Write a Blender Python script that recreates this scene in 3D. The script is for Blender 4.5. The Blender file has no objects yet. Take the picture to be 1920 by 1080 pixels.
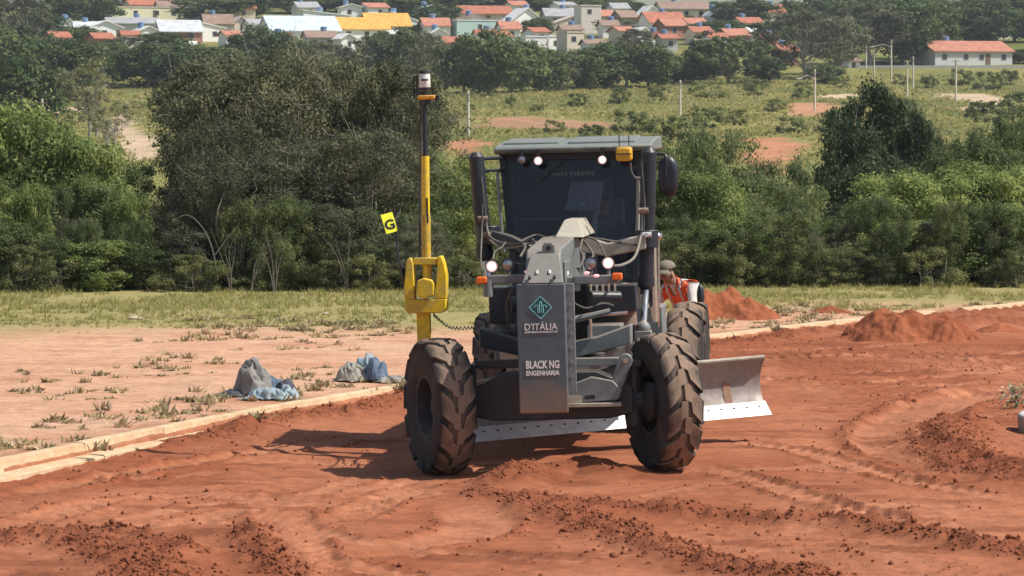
import bpy, bmesh, math, random
import numpy as np
from mathutils import Vector, Matrix
random.seed(7); RNG = np.random.default_rng(7)
S = bpy.context.scene
R = math.radians
# ------------------------------------------------------------------ camera
F, CX, HY, CH = 7020.0, 960.0, 257.0, 3.2      # focal length (px of a 1920 frame), centre column, horizon row, eye height
cam = bpy.data.objects.new('camera', bpy.data.cameras.new('camera'))
S.collection.objects.link(cam); S.camera = cam
cam.location = (0, 0, CH)
cam.rotation_euler = (math.pi/2 - math.atan((540-HY)/F), 0, 0)
cam.data.sensor_width = 36; cam.data.lens = F/1920*36
cam.data.clip_start = .5; cam.data.clip_end = 20000
# ------------------------------------------------------------------ sky, sun, exposure
SUN_EL, SUN_AZ = R(52), R(103)                    # azimuth clockwise from +Y (straight ahead) towards +X
w = bpy.data.worlds.new('World'); S.world = w; w.use_nodes = True
nt = w.node_tree; nt.nodes.clear()
sky = nt.nodes.new('ShaderNodeTexSky'); sky.sky_type = 'NISHITA'; sky.sun_disc = False
sky.sun_elevation = SUN_EL; sky.sun_rotation = SUN_AZ; sky.altitude = 500; sky.air_density = 1.2; sky.dust_density = 2.5
bg = nt.nodes.new('ShaderNodeBackground'); bg.inputs[1].default_value = .10
out = nt.nodes.new('ShaderNodeOutputWorld')
nt.links.new(sky.outputs[0], bg.inputs[0]); nt.links.new(bg.outputs[0], out.inputs[0])
sun = bpy.data.objects.new('sun', bpy.data.lights.new('sun', 'SUN')); S.collection.objects.link(sun)
sd = Vector((math.sin(SUN_AZ)*math.cos(SUN_EL), math.cos(SUN_AZ)*math.cos(SUN_EL), math.sin(SUN_EL)))
sun.rotation_euler = sd.to_track_quat('Z', 'Y').to_euler(); sun.location = (20, 0, 40)
sun.data.energy = 4.6; sun.data.angle = R(.53); sun.data.color = (1, .94, .84)
vs = S.view_settings; vs.view_transform = 'Standard'; vs.look = 'None'; vs.gamma = 1; vs.exposure = 0.22
S.render.engine = 'CYCLES'

# ------------------------------------------------------------------ helpers: tagging and meshes
def link(o, parent=None):
    S.collection.objects.link(o)
    if parent: o.parent = parent
    return o
def tag(o, label=None, cat=None, group=None, kind=None):
    if label: o['label'] = label
    if cat: o['category'] = cat
    if group: o['group'] = group
    if kind: o['kind'] = kind
    return o
def empty(name, loc=(0,0,0), rot=(0,0,0), parent=None):
    o = bpy.data.objects.new(name, None); o.location = loc; o.rotation_euler = rot; o.empty_display_size = .2
    return link(o, parent)
def copy_tree(o, parent=None):
    c = o.copy(); S.collection.objects.link(c)
    c.parent = parent
    for ch in list(o.children): copy_tree(ch, c)
    return c
def np_mesh(name, V, Fq, attr=None, smooth=False):
    """mesh from numpy vertices and an (n,3) or (n,4) face array"""
    V = np.asarray(V, dtype=np.float32); Fq = np.asarray(Fq, dtype=np.int32)
    me = bpy.data.meshes.new(name); k = Fq.shape[1]
    me.vertices.add(len(V)); me.vertices.foreach_set('co', V.ravel())
    me.loops.add(Fq.size); me.loops.foreach_set('vertex_index', Fq.ravel())
    me.polygons.add(len(Fq))
    me.polygons.foreach_set('loop_start', np.arange(0, Fq.size, k, dtype=np.int32))
    me.polygons.foreach_set('loop_total', np.full(len(Fq), k, dtype=np.int32))
    if smooth: me.polygons.foreach_set('use_smooth', np.ones(len(Fq), dtype=bool))
    for nm, arr in (attr or {}).items():
        arr = np.asarray(arr, dtype=np.float32)
        if arr.ndim == 1:
            a = me.attributes.new(nm, 'FLOAT', 'POINT'); a.data.foreach_set('value', arr)
        else:
            a = me.attributes.new(nm, 'FLOAT_COLOR', 'POINT')
            a.data.foreach_set('color', np.c_[arr, np.ones(len(arr))].astype(np.float32).ravel())
    me.update(calc_edges=True)
    return me
class MB:
    def __init__(s): s.v = []; s.f = []
    def add(s, vs_, fs):
        b = len(s.v); s.v += [tuple(p) for p in vs_]; s.f += [tuple(b+i for i in f) for f in fs]; return s
    def box(s, c, d, rot=None):
        h = [x/2 for x in d]
        P = [Vector((x*h[0], y*h[1], z*h[2])) for x in (-1,1) for y in (-1,1) for z in (-1,1)]
        if rot: M_ = Matrix.Rotation(rot[2],3,'Z') @ Matrix.Rotation(rot[1],3,'Y') @ Matrix.Rotation(rot[0],3,'X'); P = [M_ @ p for p in P]
        c = Vector(c)
        return s.add([p+c for p in P], [(0,1,3,2),(4,6,7,5),(0,4,5,1),(2,3,7,6),(0,2,6,4),(1,5,7,3)])
    def bx(s, x0, x1, y0, y1, z0, z1): return s.box(((x0+x1)/2,(y0+y1)/2,(z0+z1)/2), (x1-x0,y1-y0,z1-z0))
    def prism(s, pts, a0, a1, axis='x'):
        """polygon pts extruded between a0 and a1 along axis; pts are the other two coordinates in order"""
        n = len(pts)
        def mk(p, a): return {'x':(a,p[0],p[1]), 'y':(p[0],a,p[1]), 'z':(p[0],p[1],a)}[axis]
        V = [mk(p,a0) for p in pts]+[mk(p,a1) for p in pts]
        return s.add(V, [tuple(range(n))[::-1], tuple(range(n,2*n))] + [(i,(i+1)%n,n+(i+1)%n,n+i) for i in range(n)])
    def cyl(s, p0, p1, r0, r1=None, n=16, cap=True):
        r1 = r0 if r1 is None else r1
        p0 = Vector(p0); p1 = Vector(p1); d = (p1-p0)
        if d.length < 1e-9: return s
        d.normalize()
        a = d.orthogonal().normalized(); b = d.cross(a)
        V = []
        for p, r in ((p0,r0),(p1,r1)):
            for i in range(n):
                t = 2*math.pi*i/n; V.append(p + a*(r*math.cos(t)) + b*(r*math.sin(t)))
        fs = [(i,(i+1)%n,n+(i+1)%n,n+i) for i in range(n)]
        if cap: fs += [tuple(range(n))[::-1], tuple(range(n,2*n))]
        return s.add(V, fs)
    def tube(s, path, r, n=7, closed=False):
        P = [Vector(p) for p in path]; m = len(P); V = []; a = None
        rr = r if isinstance(r, (list,tuple)) else [r]*m
        for k in range(m):
            d = (P[min(k+1,m-1)]-P[max(k-1,0)])
            d = d.normalized() if d.length > 1e-9 else Vector((0,0,1))
            if a is None: a = d.orthogonal().normalized()
            else:
                a = a - d*a.dot(d); a = a.normalized() if a.length > 1e-6 else d.orthogonal().normalized()
            b = d.cross(a)
            for i in range(n):
                t = 2*math.pi*i/n; V.append(P[k] + a*(rr[k]*math.cos(t)) + b*(rr[k]*math.sin(t)))
        fs = [(k*n+i, k*n+(i+1)%n, (k+1)*n+(i+1)%n, (k+1)*n+i) for k in range(m-1) for i in range(n)]
        fs += [tuple(range(n))[::-1], tuple(range((m-1)*n, m*n))]
        return s.add(V, fs)
    def lathe(s, prof, c=(0,0,0), axis='x', n=32, closed=False):
        """prof: (a, r) pairs along axis"""
        V = []; m = len(prof); c = Vector(c)
        for a, r in prof:
            for i in range(n):
                t = 2*math.pi*i/n; u, v = r*math.cos(t), r*math.sin(t)
                V.append(c + Vector({'x':(a,u,v),'y':(u,a,v),'z':(u,v,a)}[axis]))
        fs = [(k*n+i, k*n+(i+1)%n, (k+1)*n+(i+1)%n, (k+1)*n+i) for k in range(m-1) for i in range(n)]
        if closed: fs += [((m-1)*n+i, (m-1)*n+(i+1)%n, (i+1)%n, i) for i in range(n)]
        return s.add(V, fs)
    def sphere(s, c, r, n=14, m=9):
        r = r if isinstance(r,(tuple,list)) else (r,r,r); c = Vector(c)
        V = [c+Vector((0,0,-r[2]))]
        for k in range(1,m):
            ph = -math.pi/2+math.pi*k/m
            for i in range(n):
                t = 2*math.pi*i/n; V.append(c+Vector((r[0]*math.cos(ph)*math.cos(t), r[1]*math.cos(ph)*math.sin(t), r[2]*math.sin(ph))))
        V.append(c+Vector((0,0,r[2])))
        fs = [(0,1+(i+1)%n,1+i) for i in range(n)]
        fs += [(1+k*n+i,1+k*n+(i+1)%n,1+(k+1)*n+(i+1)%n,1+(k+1)*n+i) for k in range(m-2) for i in range(n)]
        L = len(V)-1; b = 1+(m-2)*n
        fs += [(b+i,b+(i+1)%n,L) for i in range(n)]
        return s.add(V, fs)
    def mesh(s, name, mat, smooth=35):
        me = bpy.data.meshes.new(name); me.from_pydata([tuple(p) for p in s.v], [], s.f)
        bm = bmesh.new(); bm.from_mesh(me); bmesh.ops.recalc_face_normals(bm, faces=bm.faces); bm.to_mesh(me); bm.free()
        if mat: me.materials.append(mat)
        if smooth:
            me.polygons.foreach_set('use_smooth', [True]*len(me.polygons)); me.set_sharp_from_angle(angle=R(smooth))
        me.update(); return me
    def build(s, name, mat, parent=None, bevel=0, smooth=35):
        o = link(bpy.data.objects.new(name, s.mesh(name, mat, smooth)), parent)
        if bevel:
            b = o.modifiers.new('bevel', 'BEVEL'); b.width = bevel; b.segments = 2; b.limit_method = 'ANGLE'; b.angle_limit = R(40)
        return o
def catmull(pts, per=6):
    P = [Vector(p) for p in pts]; o = []
    for i in range(len(P)-1):
        p0, p1, p2, p3 = P[max(i-1,0)], P[i], P[i+1], P[min(i+2,len(P)-1)]
        for k in range(per):
            t = k/per
            o.append(.5*((2*p1)+(p2-p0)*t+(2*p0-5*p1+4*p2-p3)*t*t+(3*p1-p0-3*p2+p3)*t**3))
    return o+[P[-1]]

# ------------------------------------------------------------------ helpers: materials
MC = {}
def nodes(name):
    m = bpy.data.materials.new(name); m.use_nodes = True
    n = m.node_tree; b = n.nodes['Principled BSDF']
    return m, n, b
def mixc(n, fac, a, b):
    x = n.nodes.new('ShaderNodeMix'); x.data_type = 'RGBA'
    for k, v in ((6,a),(7,b)):
        if hasattr(v, 'links'): n.links.new(v, x.inputs[k])
        else: x.inputs[k].default_value = (*v, 1)
    if hasattr(fac, 'links'): n.links.new(fac, x.inputs[0])
    else: x.inputs[0].default_value = fac
    return x.outputs[2]
def noise(n, scale, detail=4, rough=.6, coord='Object', dist=0):
    t = n.nodes.new('ShaderNodeTexCoord'); x = n.nodes.new('ShaderNodeTexNoise')
    x.inputs['Scale'].default_value = scale; x.inputs['Detail'].default_value = detail; x.inputs['Roughness'].default_value = rough; x.inputs['Distortion'].default_value = dist
    n.links.new(t.outputs[coord], x.inputs['Vector']); return x.outputs['Fac']
def ramp(n, fac, a, b, va=0., vb=1.):
    x = n.nodes.new('ShaderNodeMapRange'); x.clamp = True
    x.inputs[1].default_value = a; x.inputs[2].default_value = b; x.inputs[3].default_value = va; x.inputs[4].default_value = vb
    n.links.new(fac, x.inputs[0]); return x.outputs[0]
def bump(n, b, fac, strength=.3, dist=.01):
    x = n.nodes.new('ShaderNodeBump'); x.inputs['Strength'].default_value = strength; x.inputs['Distance'].default_value = dist
    n.links.new(fac, x.inputs['Height']); n.links.new(x.outputs[0], b.inputs['Normal'])
DUST = (.27, .19, .13)
def paint(name, col, rough=.5, metal=0., dust=.35, dscale=6., dcol=DUST, bmp=.12, var=.12, spec=.5):
    """painted or bare surface with dust film, streaky variation and fine relief"""
    if name in MC: return MC[name]
    m, n, b = nodes(name)
    c = mixc(n, ramp(n, noise(n, 14, 5), .35, .65), tuple(x*(1-var) for x in col), tuple(min(1,x*(1+var)) for x in col))
    if dust > 0:
        f = ramp(n, noise(n, dscale, 7, .65, dist=.4), .62-.45*dust, .86-.25*dust, 0, min(1,dust*1.6))
        c = mixc(n, f, c, dcol)
        rr = n.nodes.new('ShaderNodeMath'); rr.operation = 'MULTIPLY_ADD'; rr.inputs[1].default_value = .9-rough; rr.inputs[2].default_value = rough
        n.links.new(f, rr.inputs[0]); n.links.new(rr.outputs[0], b.inputs['Roughness'])
    else: b.inputs['Roughness'].default_value = rough
    n.links.new(c, b.inputs['Base Color']); b.inputs['Metallic'].default_value = metal
    b.inputs['Specular IOR Level'].default_value = spec
    if bmp: bump(n, b, noise(n, 60, 4), bmp, .003)
    MC[name] = m; return m
def emit(name, col, strength):
    m, n, b = nodes(name); b.inputs['Base Color'].default_value = (*col,1)
    b.inputs['Emission Color'].default_value = (*col,1); b.inputs['Emission Strength'].default_value = strength; return m
def glass(name, tint, refl=1.5, extra=.0):
    m, n, b = nodes(name); n.nodes.remove(b)
    t = n.nodes.new('ShaderNodeBsdfTransparent'); t.inputs[0].default_value = (*tint,1)
    g = n.nodes.new('ShaderNodeBsdfGlossy'); g.inputs['Roughness'].default_value = .04
    fr = n.nodes.new('ShaderNodeFresnel'); fr.inputs[0].default_value = refl
    df = n.nodes.new('ShaderNodeBsdfDiffuse'); df.inputs[0].default_value = (.27,.30,.44,1); md = n.nodes.new('ShaderNodeMixShader'); md.inputs[0].default_value = extra
    n.links.new(t.outputs[0], md.inputs[1]); n.links.new(df.outputs[0], md.inputs[2]); t = md
    mx = n.nodes.new('ShaderNodeMixShader')
    n.links.new(fr.outputs[0], mx.inputs[0]); n.links.new(t.outputs[0], mx.inputs[1]); n.links.new(g.outputs[0], mx.inputs[2])
    n.links.new(mx.outputs[0], n.nodes['Material Output'].inputs[0]); return m

# ------------------------------------------------------------------ helpers: numpy noise and the lie of the land
def vn(x, y, seed=0):
    ix = np.floor(x).astype(np.int64); iy = np.floor(y).astype(np.int64); fx = x-ix; fy = y-iy
    fx = fx*fx*(3-2*fx); fy = fy*fy*(3-2*fy)
    def h(a, b):
        n = (a*374761393 + b*668265263 + seed*1274126177) & 0xffffffff
        n = ((n ^ (n >> 13))*1274126177) & 0xffffffff
        return ((n ^ (n >> 16)) & 0xffff)/65535.
    return (h(ix,iy)*(1-fx)+h(ix+1,iy)*fx)*(1-fy)+(h(ix,iy+1)*(1-fx)+h(ix+1,iy+1)*fx)*fy
def fbm(x, y, seed=0, o=4, g=.5):
    r = 0; a = 1; t = 0
    for k in range(o): r = r + a*vn(x*2**k, y*2**k, seed+k*17); t += a; a *= g
    return r/t*2-1
def sst(a, b, x): t = np.clip((x-a)/(b-a), 0, 1); return t*t*(3-2*t)
PROF_Y = [0, 82, 95, 112, 160, 215, 270, 320, 420, 520, 620, 680, 780, 900, 1020, 1200, 1600, 2600]
PROF_Z = [.09, .09, -.5, -2.2, -4.2, -2.4, .85, 1.7, 3.9, 6.8, 11.3, 15, 22.3, 31, 39.0, 42, 42, 40]
_py = np.arange(0, 2600, 5.); _pz = np.interp(_py, PROF_Y, PROF_Z)
_pz = np.where(_py > 88, np.convolve(np.pad(_pz, 4, mode='edge'), np.ones(9)/9, 'valid'), _pz)
def tz(x, y):
    x = np.asarray(x, float); y = np.asarray(y, float)
    und = sst(200, 420, y)*1.3*fbm(x/90, y/90, 5, 3)
    return np.interp(y, _py, _pz) + und
def pt(px, d, row=None):
    """world x at photo column px and distance d (and z at a row)"""
    X = (px-CX)/F*d
    return X if row is None else (X, d, CH-(row-HY)/F*d)
def flat(px, row, z=0.):
    d = F*(CH-z)/(row-HY); return ((px-CX)/F*d, d)
_dd = np.concatenate([np.arange(200, 1100, 2.)])
def hill(px, row):
    """where the sight line of a photo pixel meets the hillside opposite"""
    X = (px-CX)/F*_dd; Z = CH-(row-HY)/F*_dd; k = np.argmax(tz(X,_dd) >= Z)
    return float(X[k]), float(_dd[k])
# kerb line, from the photograph's (column, row) taken to the level ground
KERB = [(-13.5, 8.), flat(-420, 972), flat(0, 884), flat(200, 842), flat(400, 801), flat(750, 738), flat(1340, 641), flat(1640, 606), flat(1920, 578), flat(2300, 540), (27., 100.)]
KY = np.array([k[1] for k in KERB]); KX = np.array([k[0] for k in KERB])
def _smooth_kerb():
    p = catmull([(x,y,0) for x,y in zip(KX,KY)], 10); return np.array([q.x for q in p]), np.array([q.y for q in p])
KXS, KYS = _smooth_kerb()
def kx(y): return np.interp(y, KYS, KXS)
def seg_dist(x, y, poly):
    """distance to a polyline and arc length along it"""
    best = np.full(x.shape, 1e9); arc = np.zeros(x.shape); L = 0
    for (x0,y0),(x1,y1) in zip(poly[:-1], poly[1:]):
        dx, dy = x1-x0, y1-y0; l2 = dx*dx+dy*dy; l = math.sqrt(l2)
        t = np.clip(((x-x0)*dx+(y-y0)*dy)/l2, 0, 1)
        d = np.hypot(x-x0-t*dx, y-y0-t*dy); m = d < best
        best = np.where(m, d, best); arc = np.where(m, L+t*l, arc); L += l
    return best, arc
def gpoly(pix): return [(q.x,q.y) for q in catmull([(*flat(a,b),0) for a,b in pix], 5)]
# ================================================================== GROUND
GX, GY, YAW, ROLL = .385, 36.0, R(4.6), R(1.6)          # grader: front axle on the ground, heading and side tilt
RIDGES = [  # photo polyline, half width, height (loose windrows of soil)
 ([(945,905),(990,892),(1040,886),(1100,884),(1150,890)], .36, .34),
 ([(905,925),(1060,940),(1240,958),(1420,975),(1600,985),(1760,1012),(1940,1040)], .28, .085),
 ([(1000,945),(1120,985),(1240,1025),(1380,1062),(1520,1085)], .40, .065),
 ([(-30,1020),(90,1012),(190,1030),(260,1060),(300,1090)], .45, .085),
 ([(200,1000),(290,1020),(350,1040)], .25, .06), ([(470,1000),(500,1040),(540,1080)], .28, .06),
 ([(1790,800),(1765,830),(1800,865),(1860,885),(1950,900)], .6, .13),
 ([(1620,630),(1700,622),(1800,612),(1900,606)], .5, .16),
]
KB = [(x+.36+.12*math.sin(y*1.3), y) for x, y in zip(KXS, KYS)]      # loose soil shoved against the gutter
RUTS = [    # photo polyline, half width, depth, lug print amplitude
 ([(1950,902),(1800,880),(1700,850),(1672,815),(1710,780),(1800,745),(1950,715)], .42, .06, .006),
 ([(1300,872),(1420,905),(1560,945),(1720,972),(1940,992)], .18, .06, .045),
 ([(1950,678),(1780,668),(1640,664),(1500,668),(1400,676)], .24, .03, .07),
 ([(520,940),(535,980),(560,1030),(600,1090)], .24, .04, .05),
 ([(620,985),(700,945),(780,905),(825,885)], .2, .04, .05),
 ([(0,990),(200,940),(420,925),(700,930),(900,905)], .22, .04, .04),
 ([(1330,825),(1500,850),(1660,890),(1850,925),(1960,940)], .18, .05, .045),
 ([(620,1040),(820,1010),(900,985),(880,940)], .3, .03, .012),
 ([(1340,700),(1600,715),(1950,690)], .24, .04, .045), ([(-20,930),(250,880),(520,838),(760,800)], .22, .045, .04),
]
_r = random.Random(21)                     # many faint older wheel passes, sweeping across the site
for k in range(16):
    a0 = _r.uniform(-100,1500); b0 = _r.uniform(840,1060); sg = _r.choice((-1,1)); ln_ = _r.uniform(350,800); cv = _r.uniform(-60,60)
    RUTS.append(([(a0,b0),(a0+ln_*.35,b0-sg*_r.uniform(5,30)+cv*.5),(a0+ln_*.7,b0-sg*_r.uniform(10,45)+cv*.5),(a0+ln_,b0-sg*_r.uniform(20,60))], _r.uniform(.12,.18), _r.uniform(.012,.024), _r.uniform(.015,.03)))
for k in range(7):
    a0 = _r.uniform(1350,1500); b0 = 655+k*22+_r.uniform(-6,6)
    RUTS.append(([(a0,b0),(a0+200,b0-_r.uniform(2,8)),(a0+420,b0-_r.uniform(8,20)),(1960,b0-_r.uniform(20,36))], .16, _r.uniform(.012,.022), _r.uniform(.02,.035)))
RUTS = [([(a_,max(b_,600)) for a_,b_ in p],w_,d_,l_) for p,w_,d_,l_ in RUTS]
RIDGES = [(gpoly(p),a,b) for p,a,b in RIDGES]; RUTS = [(gpoly(p),a,b,c) for p,a,b,c in RUTS]
def near(x, y, full=False):
    """height, looseness (0 packed .. 1 loose lumps), packing of the worksite ground"""
    side = x-kx(y)
    road = sst(-.02, .12, side); rough = sst(-.25, .45, fbm(x/2.2, y/3.5, 3, 3))
    z = .035*fbm(x/3, y/5, 11, 3)+.014*fbm(x/.5, y/.7, 12, 3)
    loose = .25*rough; pack = np.zeros_like(x)
    for poly, hw, dep, lug in RUTS:
        d, s = seg_dist(x, y, poly); m = 1-sst(hw*.75, hw*1.15, d)
        e = np.exp(-((d-hw*1.25)/(hw*.25))**2)
        Lr = sum(math.dist(a_,b_) for a_,b_ in zip(poly[:-1],poly[1:])); fade = sst(0,1.6,s)*sst(0,1.6,Lr-s); m = m*(.25+.75*fade); e = e*fade
        mod = .35+.95*vn(s/.9, d*0, 71)
        z = z - dep*m*mod + dep*.5*e*mod
        z = z + lug*m*mod*(np.sin((s+d*.9)*2*math.pi/.26) > .1)*.8
        loose = np.maximum(loose*(1-.8*m), .55*e); pack = np.maximum(pack, m*.8)
    for poly, hw, h in RIDGES:
        d, s = seg_dist(x, y, poly); hh = h*(.55+.7*vn(s/.5, d*0, 31)); m = np.exp(-(d/hw)**2*1.6)
        z = z + hh*m; loose = np.maximum(loose, np.clip(m*1.35,0,1)); pack = pack*(1-m)
    d, s = seg_dist(x, y, KB); m = np.exp(-(d/.32)**2)*sst(37.0, 41.5, y); z = z+m*(.05+.07*vn(s/.4,s*0,8)); loose = np.maximum(loose, m)
    z = z*road; loose = loose*road; pack = pack*road
    lump = np.maximum(fbm(x/.12, y/.15, 21, 3), -.15)*.085+np.maximum(fbm(x/.36, y/.42, 22, 2), 0)*.07
    z = z+lump*loose + (.010*fbm(x/.09, y/.11, 23, 2)+.022*fbm(x/.7, y/.17, 24, 3)+.012*np.maximum(fbm(x/.3,y/.3,26,2),0))*road
    # machine stands slightly tilted: the ground tilts with it
    win = np.exp(-((x-.7)/2.6)**4-((y-39)/6.5)**4)*road
    z = z*(1-.55*win)+win*math.sin(ROLL)*(x-GX-.08*(y-36))
    # trench edge at the left, lower road along the exposed gutter
    z = z-.035*road*(1-sst(.5, 2.0, side))*(1-sst(38.5, 42, y)) - .03*road
    # verge beyond the kerb
    vz = .085+.025*fbm(x/2.5, y/1.2, 41, 3)+.016*fbm(x/1.6, y/.5, 42, 4)+.022*np.maximum(fbm(x/.25,y/.25,43,3),0)
    z = z+(1-road)*vz
    drop = sst(82, 90, y); z = z*(1-drop)+np.minimum(tz(x,y),z)*drop
    z = np.where(y > 60, z+0*x, z)
    if full: return z, loose, pack, road, side
    return z
def gz(x, y): return float(near(np.array([float(x)]), np.array([float(y)]))[0])
def grade(a0, a1, h0, h1, n):      # spacing that grows from h0 to h1
    t = np.linspace(0,1,n); s = np.cumsum(h0+(h1-h0)*t); s = np.r_[0, s]; return a0+(a1-a0)*s/s[-1]
xs = np.r_[-grade(7.2,70,.06,6,46)[::-1], np.arange(-7.15,10.2,.03), grade(10.2,70,.06,6,42)]
ys = np.r_[grade(4,26.2,1.4,.06,50)[:-1], grade(26.2,46,.05,.07,330)[:-1], grade(46,66,.07,.16,175)[:-1], grade(66,100,.2,1.2,50)]
X, Y = np.meshgrid(xs, ys); nx, ny = len(xs), len(ys)
Z, LO, PK, RD, SD = near(X.ravel(), Y.ravel(), True)
Xf, Yf = X.ravel(), Y.ravel()
def grid_faces(nx, ny):
    i = np.arange(nx*ny).reshape(ny, nx)
    return np.c_[i[:-1,:-1].ravel(), i[:-1,1:].ravel(), i[1:,1:].ravel(), i[1:,:-1].ravel()]
def C3(c): return np.array(c)[None,:]
def lerp(a, b, t): return a*(1-t[:,None])+b*t[:,None]
n1 = (fbm(Xf/1.6, Yf/4, 51, 4)+1)/2; n2 = (fbm(Xf/.5, Yf/1.2, 52, 3)+1)/2
col = lerp(C3((.325,.105,.048)), C3((.445,.175,.091)), sst(.3,.75,n1))
col = lerp(col, C3((.235,.075,.037)), np.clip(LO*1.2,0,1)*.75)
col = lerp(col, C3((.50,.225,.128)), PK*.65)
col = lerp(col*.9, col*1.1, n2); col = lerp(col, C3((.22,.070,.034)), sst(.54,.78,(fbm(Xf/1.1+Yf/3,Yf/.55,53,4)+1)/2)*.75)
# pale red-brown verge with dry patches, turning to grass soil farther back
far = sst(57, 63, Yf+2*fbm(Xf/3,Yf/2,61,2)-9*sst(-1,4,Xf))
ver = lerp(C3((.575,.325,.205)), C3((.65,.405,.275)), n1); ver = lerp(ver, C3((.47,.225,.125)), sst(.5,.85,(fbm(Xf/1.6,Yf/1.0,62,4)+1)/2)*.7)
ver = lerp(ver, ver*.8, sst(.5,.75,(fbm(Xf/.5,Yf/.25,64,4)+1)/2)*.7); ver = lerp(ver, C3((.50,.23,.125)), sst(.60,.8,(fbm(Xf/3.5+Yf*.2,Yf/.55,65,4)+1)/2)*.6); ver = lerp(ver, C3((.33,.29,.12)), far)
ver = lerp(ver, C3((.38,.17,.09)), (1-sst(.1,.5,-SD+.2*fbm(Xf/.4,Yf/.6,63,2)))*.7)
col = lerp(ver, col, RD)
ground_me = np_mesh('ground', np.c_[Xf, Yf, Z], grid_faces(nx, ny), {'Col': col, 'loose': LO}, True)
m, n, b = nodes('soil')
at = n.nodes.new('ShaderNodeAttribute'); at.attribute_name = 'Col'
al = n.nodes.new('ShaderNodeAttribute'); al.attribute_name = 'loose'
c = mixc(n, ramp(n, noise(n, 9, 6, .7), .3, .7), at.outputs['Color'], (0,0,0)); 
mm = n.nodes.new('ShaderNodeMix'); mm.data_type = 'RGBA'; mm.blend_type = 'MULTIPLY'; mm.inputs[0].default_value = 1
n.links.new(at.outputs['Color'], mm.inputs[6])
g = mixc(n, ramp(n, noise(n, 6, 10, .8), .36, .64), (.78,.74,.72), (1.24,1.24,1.24)); n.links.new(g, mm.inputs[7])
n.links.new(mm.outputs[2], b.inputs['Base Color']); b.inputs['Roughness'].default_value = .95; b.inputs['Specular IOR Level'].default_value = .15
bump(n, b, noise(n, 10, 10, .8), .7, .05)
SOIL = m; ground_me.materials.append(m)
tag(link(bpy.data.objects.new('ground', ground_me)), kind='structure')
# ------------------------------------------------------------------ hillside opposite
ty = np.r_[grade(86,260,2,5,50)[:-1], grade(260,700,2.2,5,130)[:-1], grade(700,2500,5,90,70)]
tx = np.r_[-grade(115,1400,6,120,26)[::-1][:-1], np.linspace(-115,115,150)[0:], grade(115,1400,6,120,26)[1:]]
TX, TY = np.meshgrid(tx, ty); TXf, TYf = TX.ravel(), TY.ravel()
TZ = tz(TXf, TYf)-.25*(1-sst(90,120,TYf))
pc = CX+TXf/TYf*F; pr = HY+(CH-TZ)/TYf*F
hn = (fbm(TXf/14, TYf/30, 81, 4)+1)/2; hn2 = (fbm(TXf/5, TYf/9, 82, 3)+1)/2
hc = lerp(C3((.155,.18,.055)), C3((.30,.275,.10)), sst(.25,.75,hn)); hc = lerp(hc, hc*.72, sst(.45,.8,hn2))
def patch(pix, colr, soft=3.):
    """bare soil patch: outline taken from the photo onto the hillside, filled in world space"""
    global hc
    P = np.array([hill(a,b_) for a,b_ in pix]); inside = np.zeros(len(TXf), bool); j = len(P)-1
    wx = TXf+soft*fbm(TXf/8,TYf/14,91,2); wy = TYf+2*soft*fbm(TXf/8,TYf/14,92,2)
    for i in range(len(P)):
        c1 = (P[i,1] > wy) != (P[j,1] > wy)
        with np.errstate(divide='ignore', invalid='ignore'):
            xi = (P[j,0]-P[i,0])*(wy-P[i,1])/(P[j,1]-P[i,1])+P[i,0]
        inside ^= c1 & (wx < xi); j = i
    hc = np.where(inside[:,None], np.array(colr)[None,:]*(.85+.3*hn2[:,None]), hc)
RED = (.52,.245,.145); TAN = (.62,.46,.33)
patch([(205,214),(232,216),(262,246),(300,262),(300,300),(235,300),(212,262)], TAN, .8)
patch([(890,222),(960,218),(1130,232),(1130,242),(990,243),(900,238)], (.42,.24,.15), 2)
patch([(848,262),(900,262),(915,270),(905,292),(850,292)], RED, 2.2)
patch([(1380,262),(1450,256),(1500,272),(1500,300),(1455,325),(1410,328)], RED, 2.6)
patch([(1470,200),(1530,192),(1580,194),(1580,212),(1520,222),(1474,216)], (.54,.28,.17), 2.5)
patch([(1750,176),(1840,176),(1885,186),(1870,200),(1800,212),(1780,206),(1830,192),(1760,182)], TAN, .8)
patch([(1535,178),(1640,176),(1640,184),(1540,186)], TAN, .5)
patch([(60,205),(160,200),(160,210),(70,215)], TAN, .6)
hill_me = np_mesh('hillside', np.c_[TXf,TYf,TZ], grid_faces(len(tx),len(ty)), {'Col': hc}, True)
m, n, b = nodes('hill_field')
at = n.nodes.new('ShaderNodeAttribute'); at.attribute_name = 'Col'
mm = n.nodes.new('ShaderNodeMix'); mm.data_type = 'RGBA'; mm.blend_type = 'MULTIPLY'; mm.inputs[0].default_value = 1
n.links.new(at.outputs['Color'], mm.inputs[6]); g = mixc(n, ramp(n, noise(n, .45, 8, .7), .3, .7), (.68,.72,.7), (1.2,1.17,1.1)); n.links.new(g, mm.inputs[7])
n.links.new(mm.outputs[2], b.inputs['Base Color']); b.inputs['Roughness'].default_value = 1; b.inputs['Specular IOR Level'].default_value = .1
bump(n, b, noise(n, 1.2, 6, .7), 1, .4)
hill_me.materials.append(m)
tag(link(bpy.data.objects.new('hillside', hill_me)), kind='structure')
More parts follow.
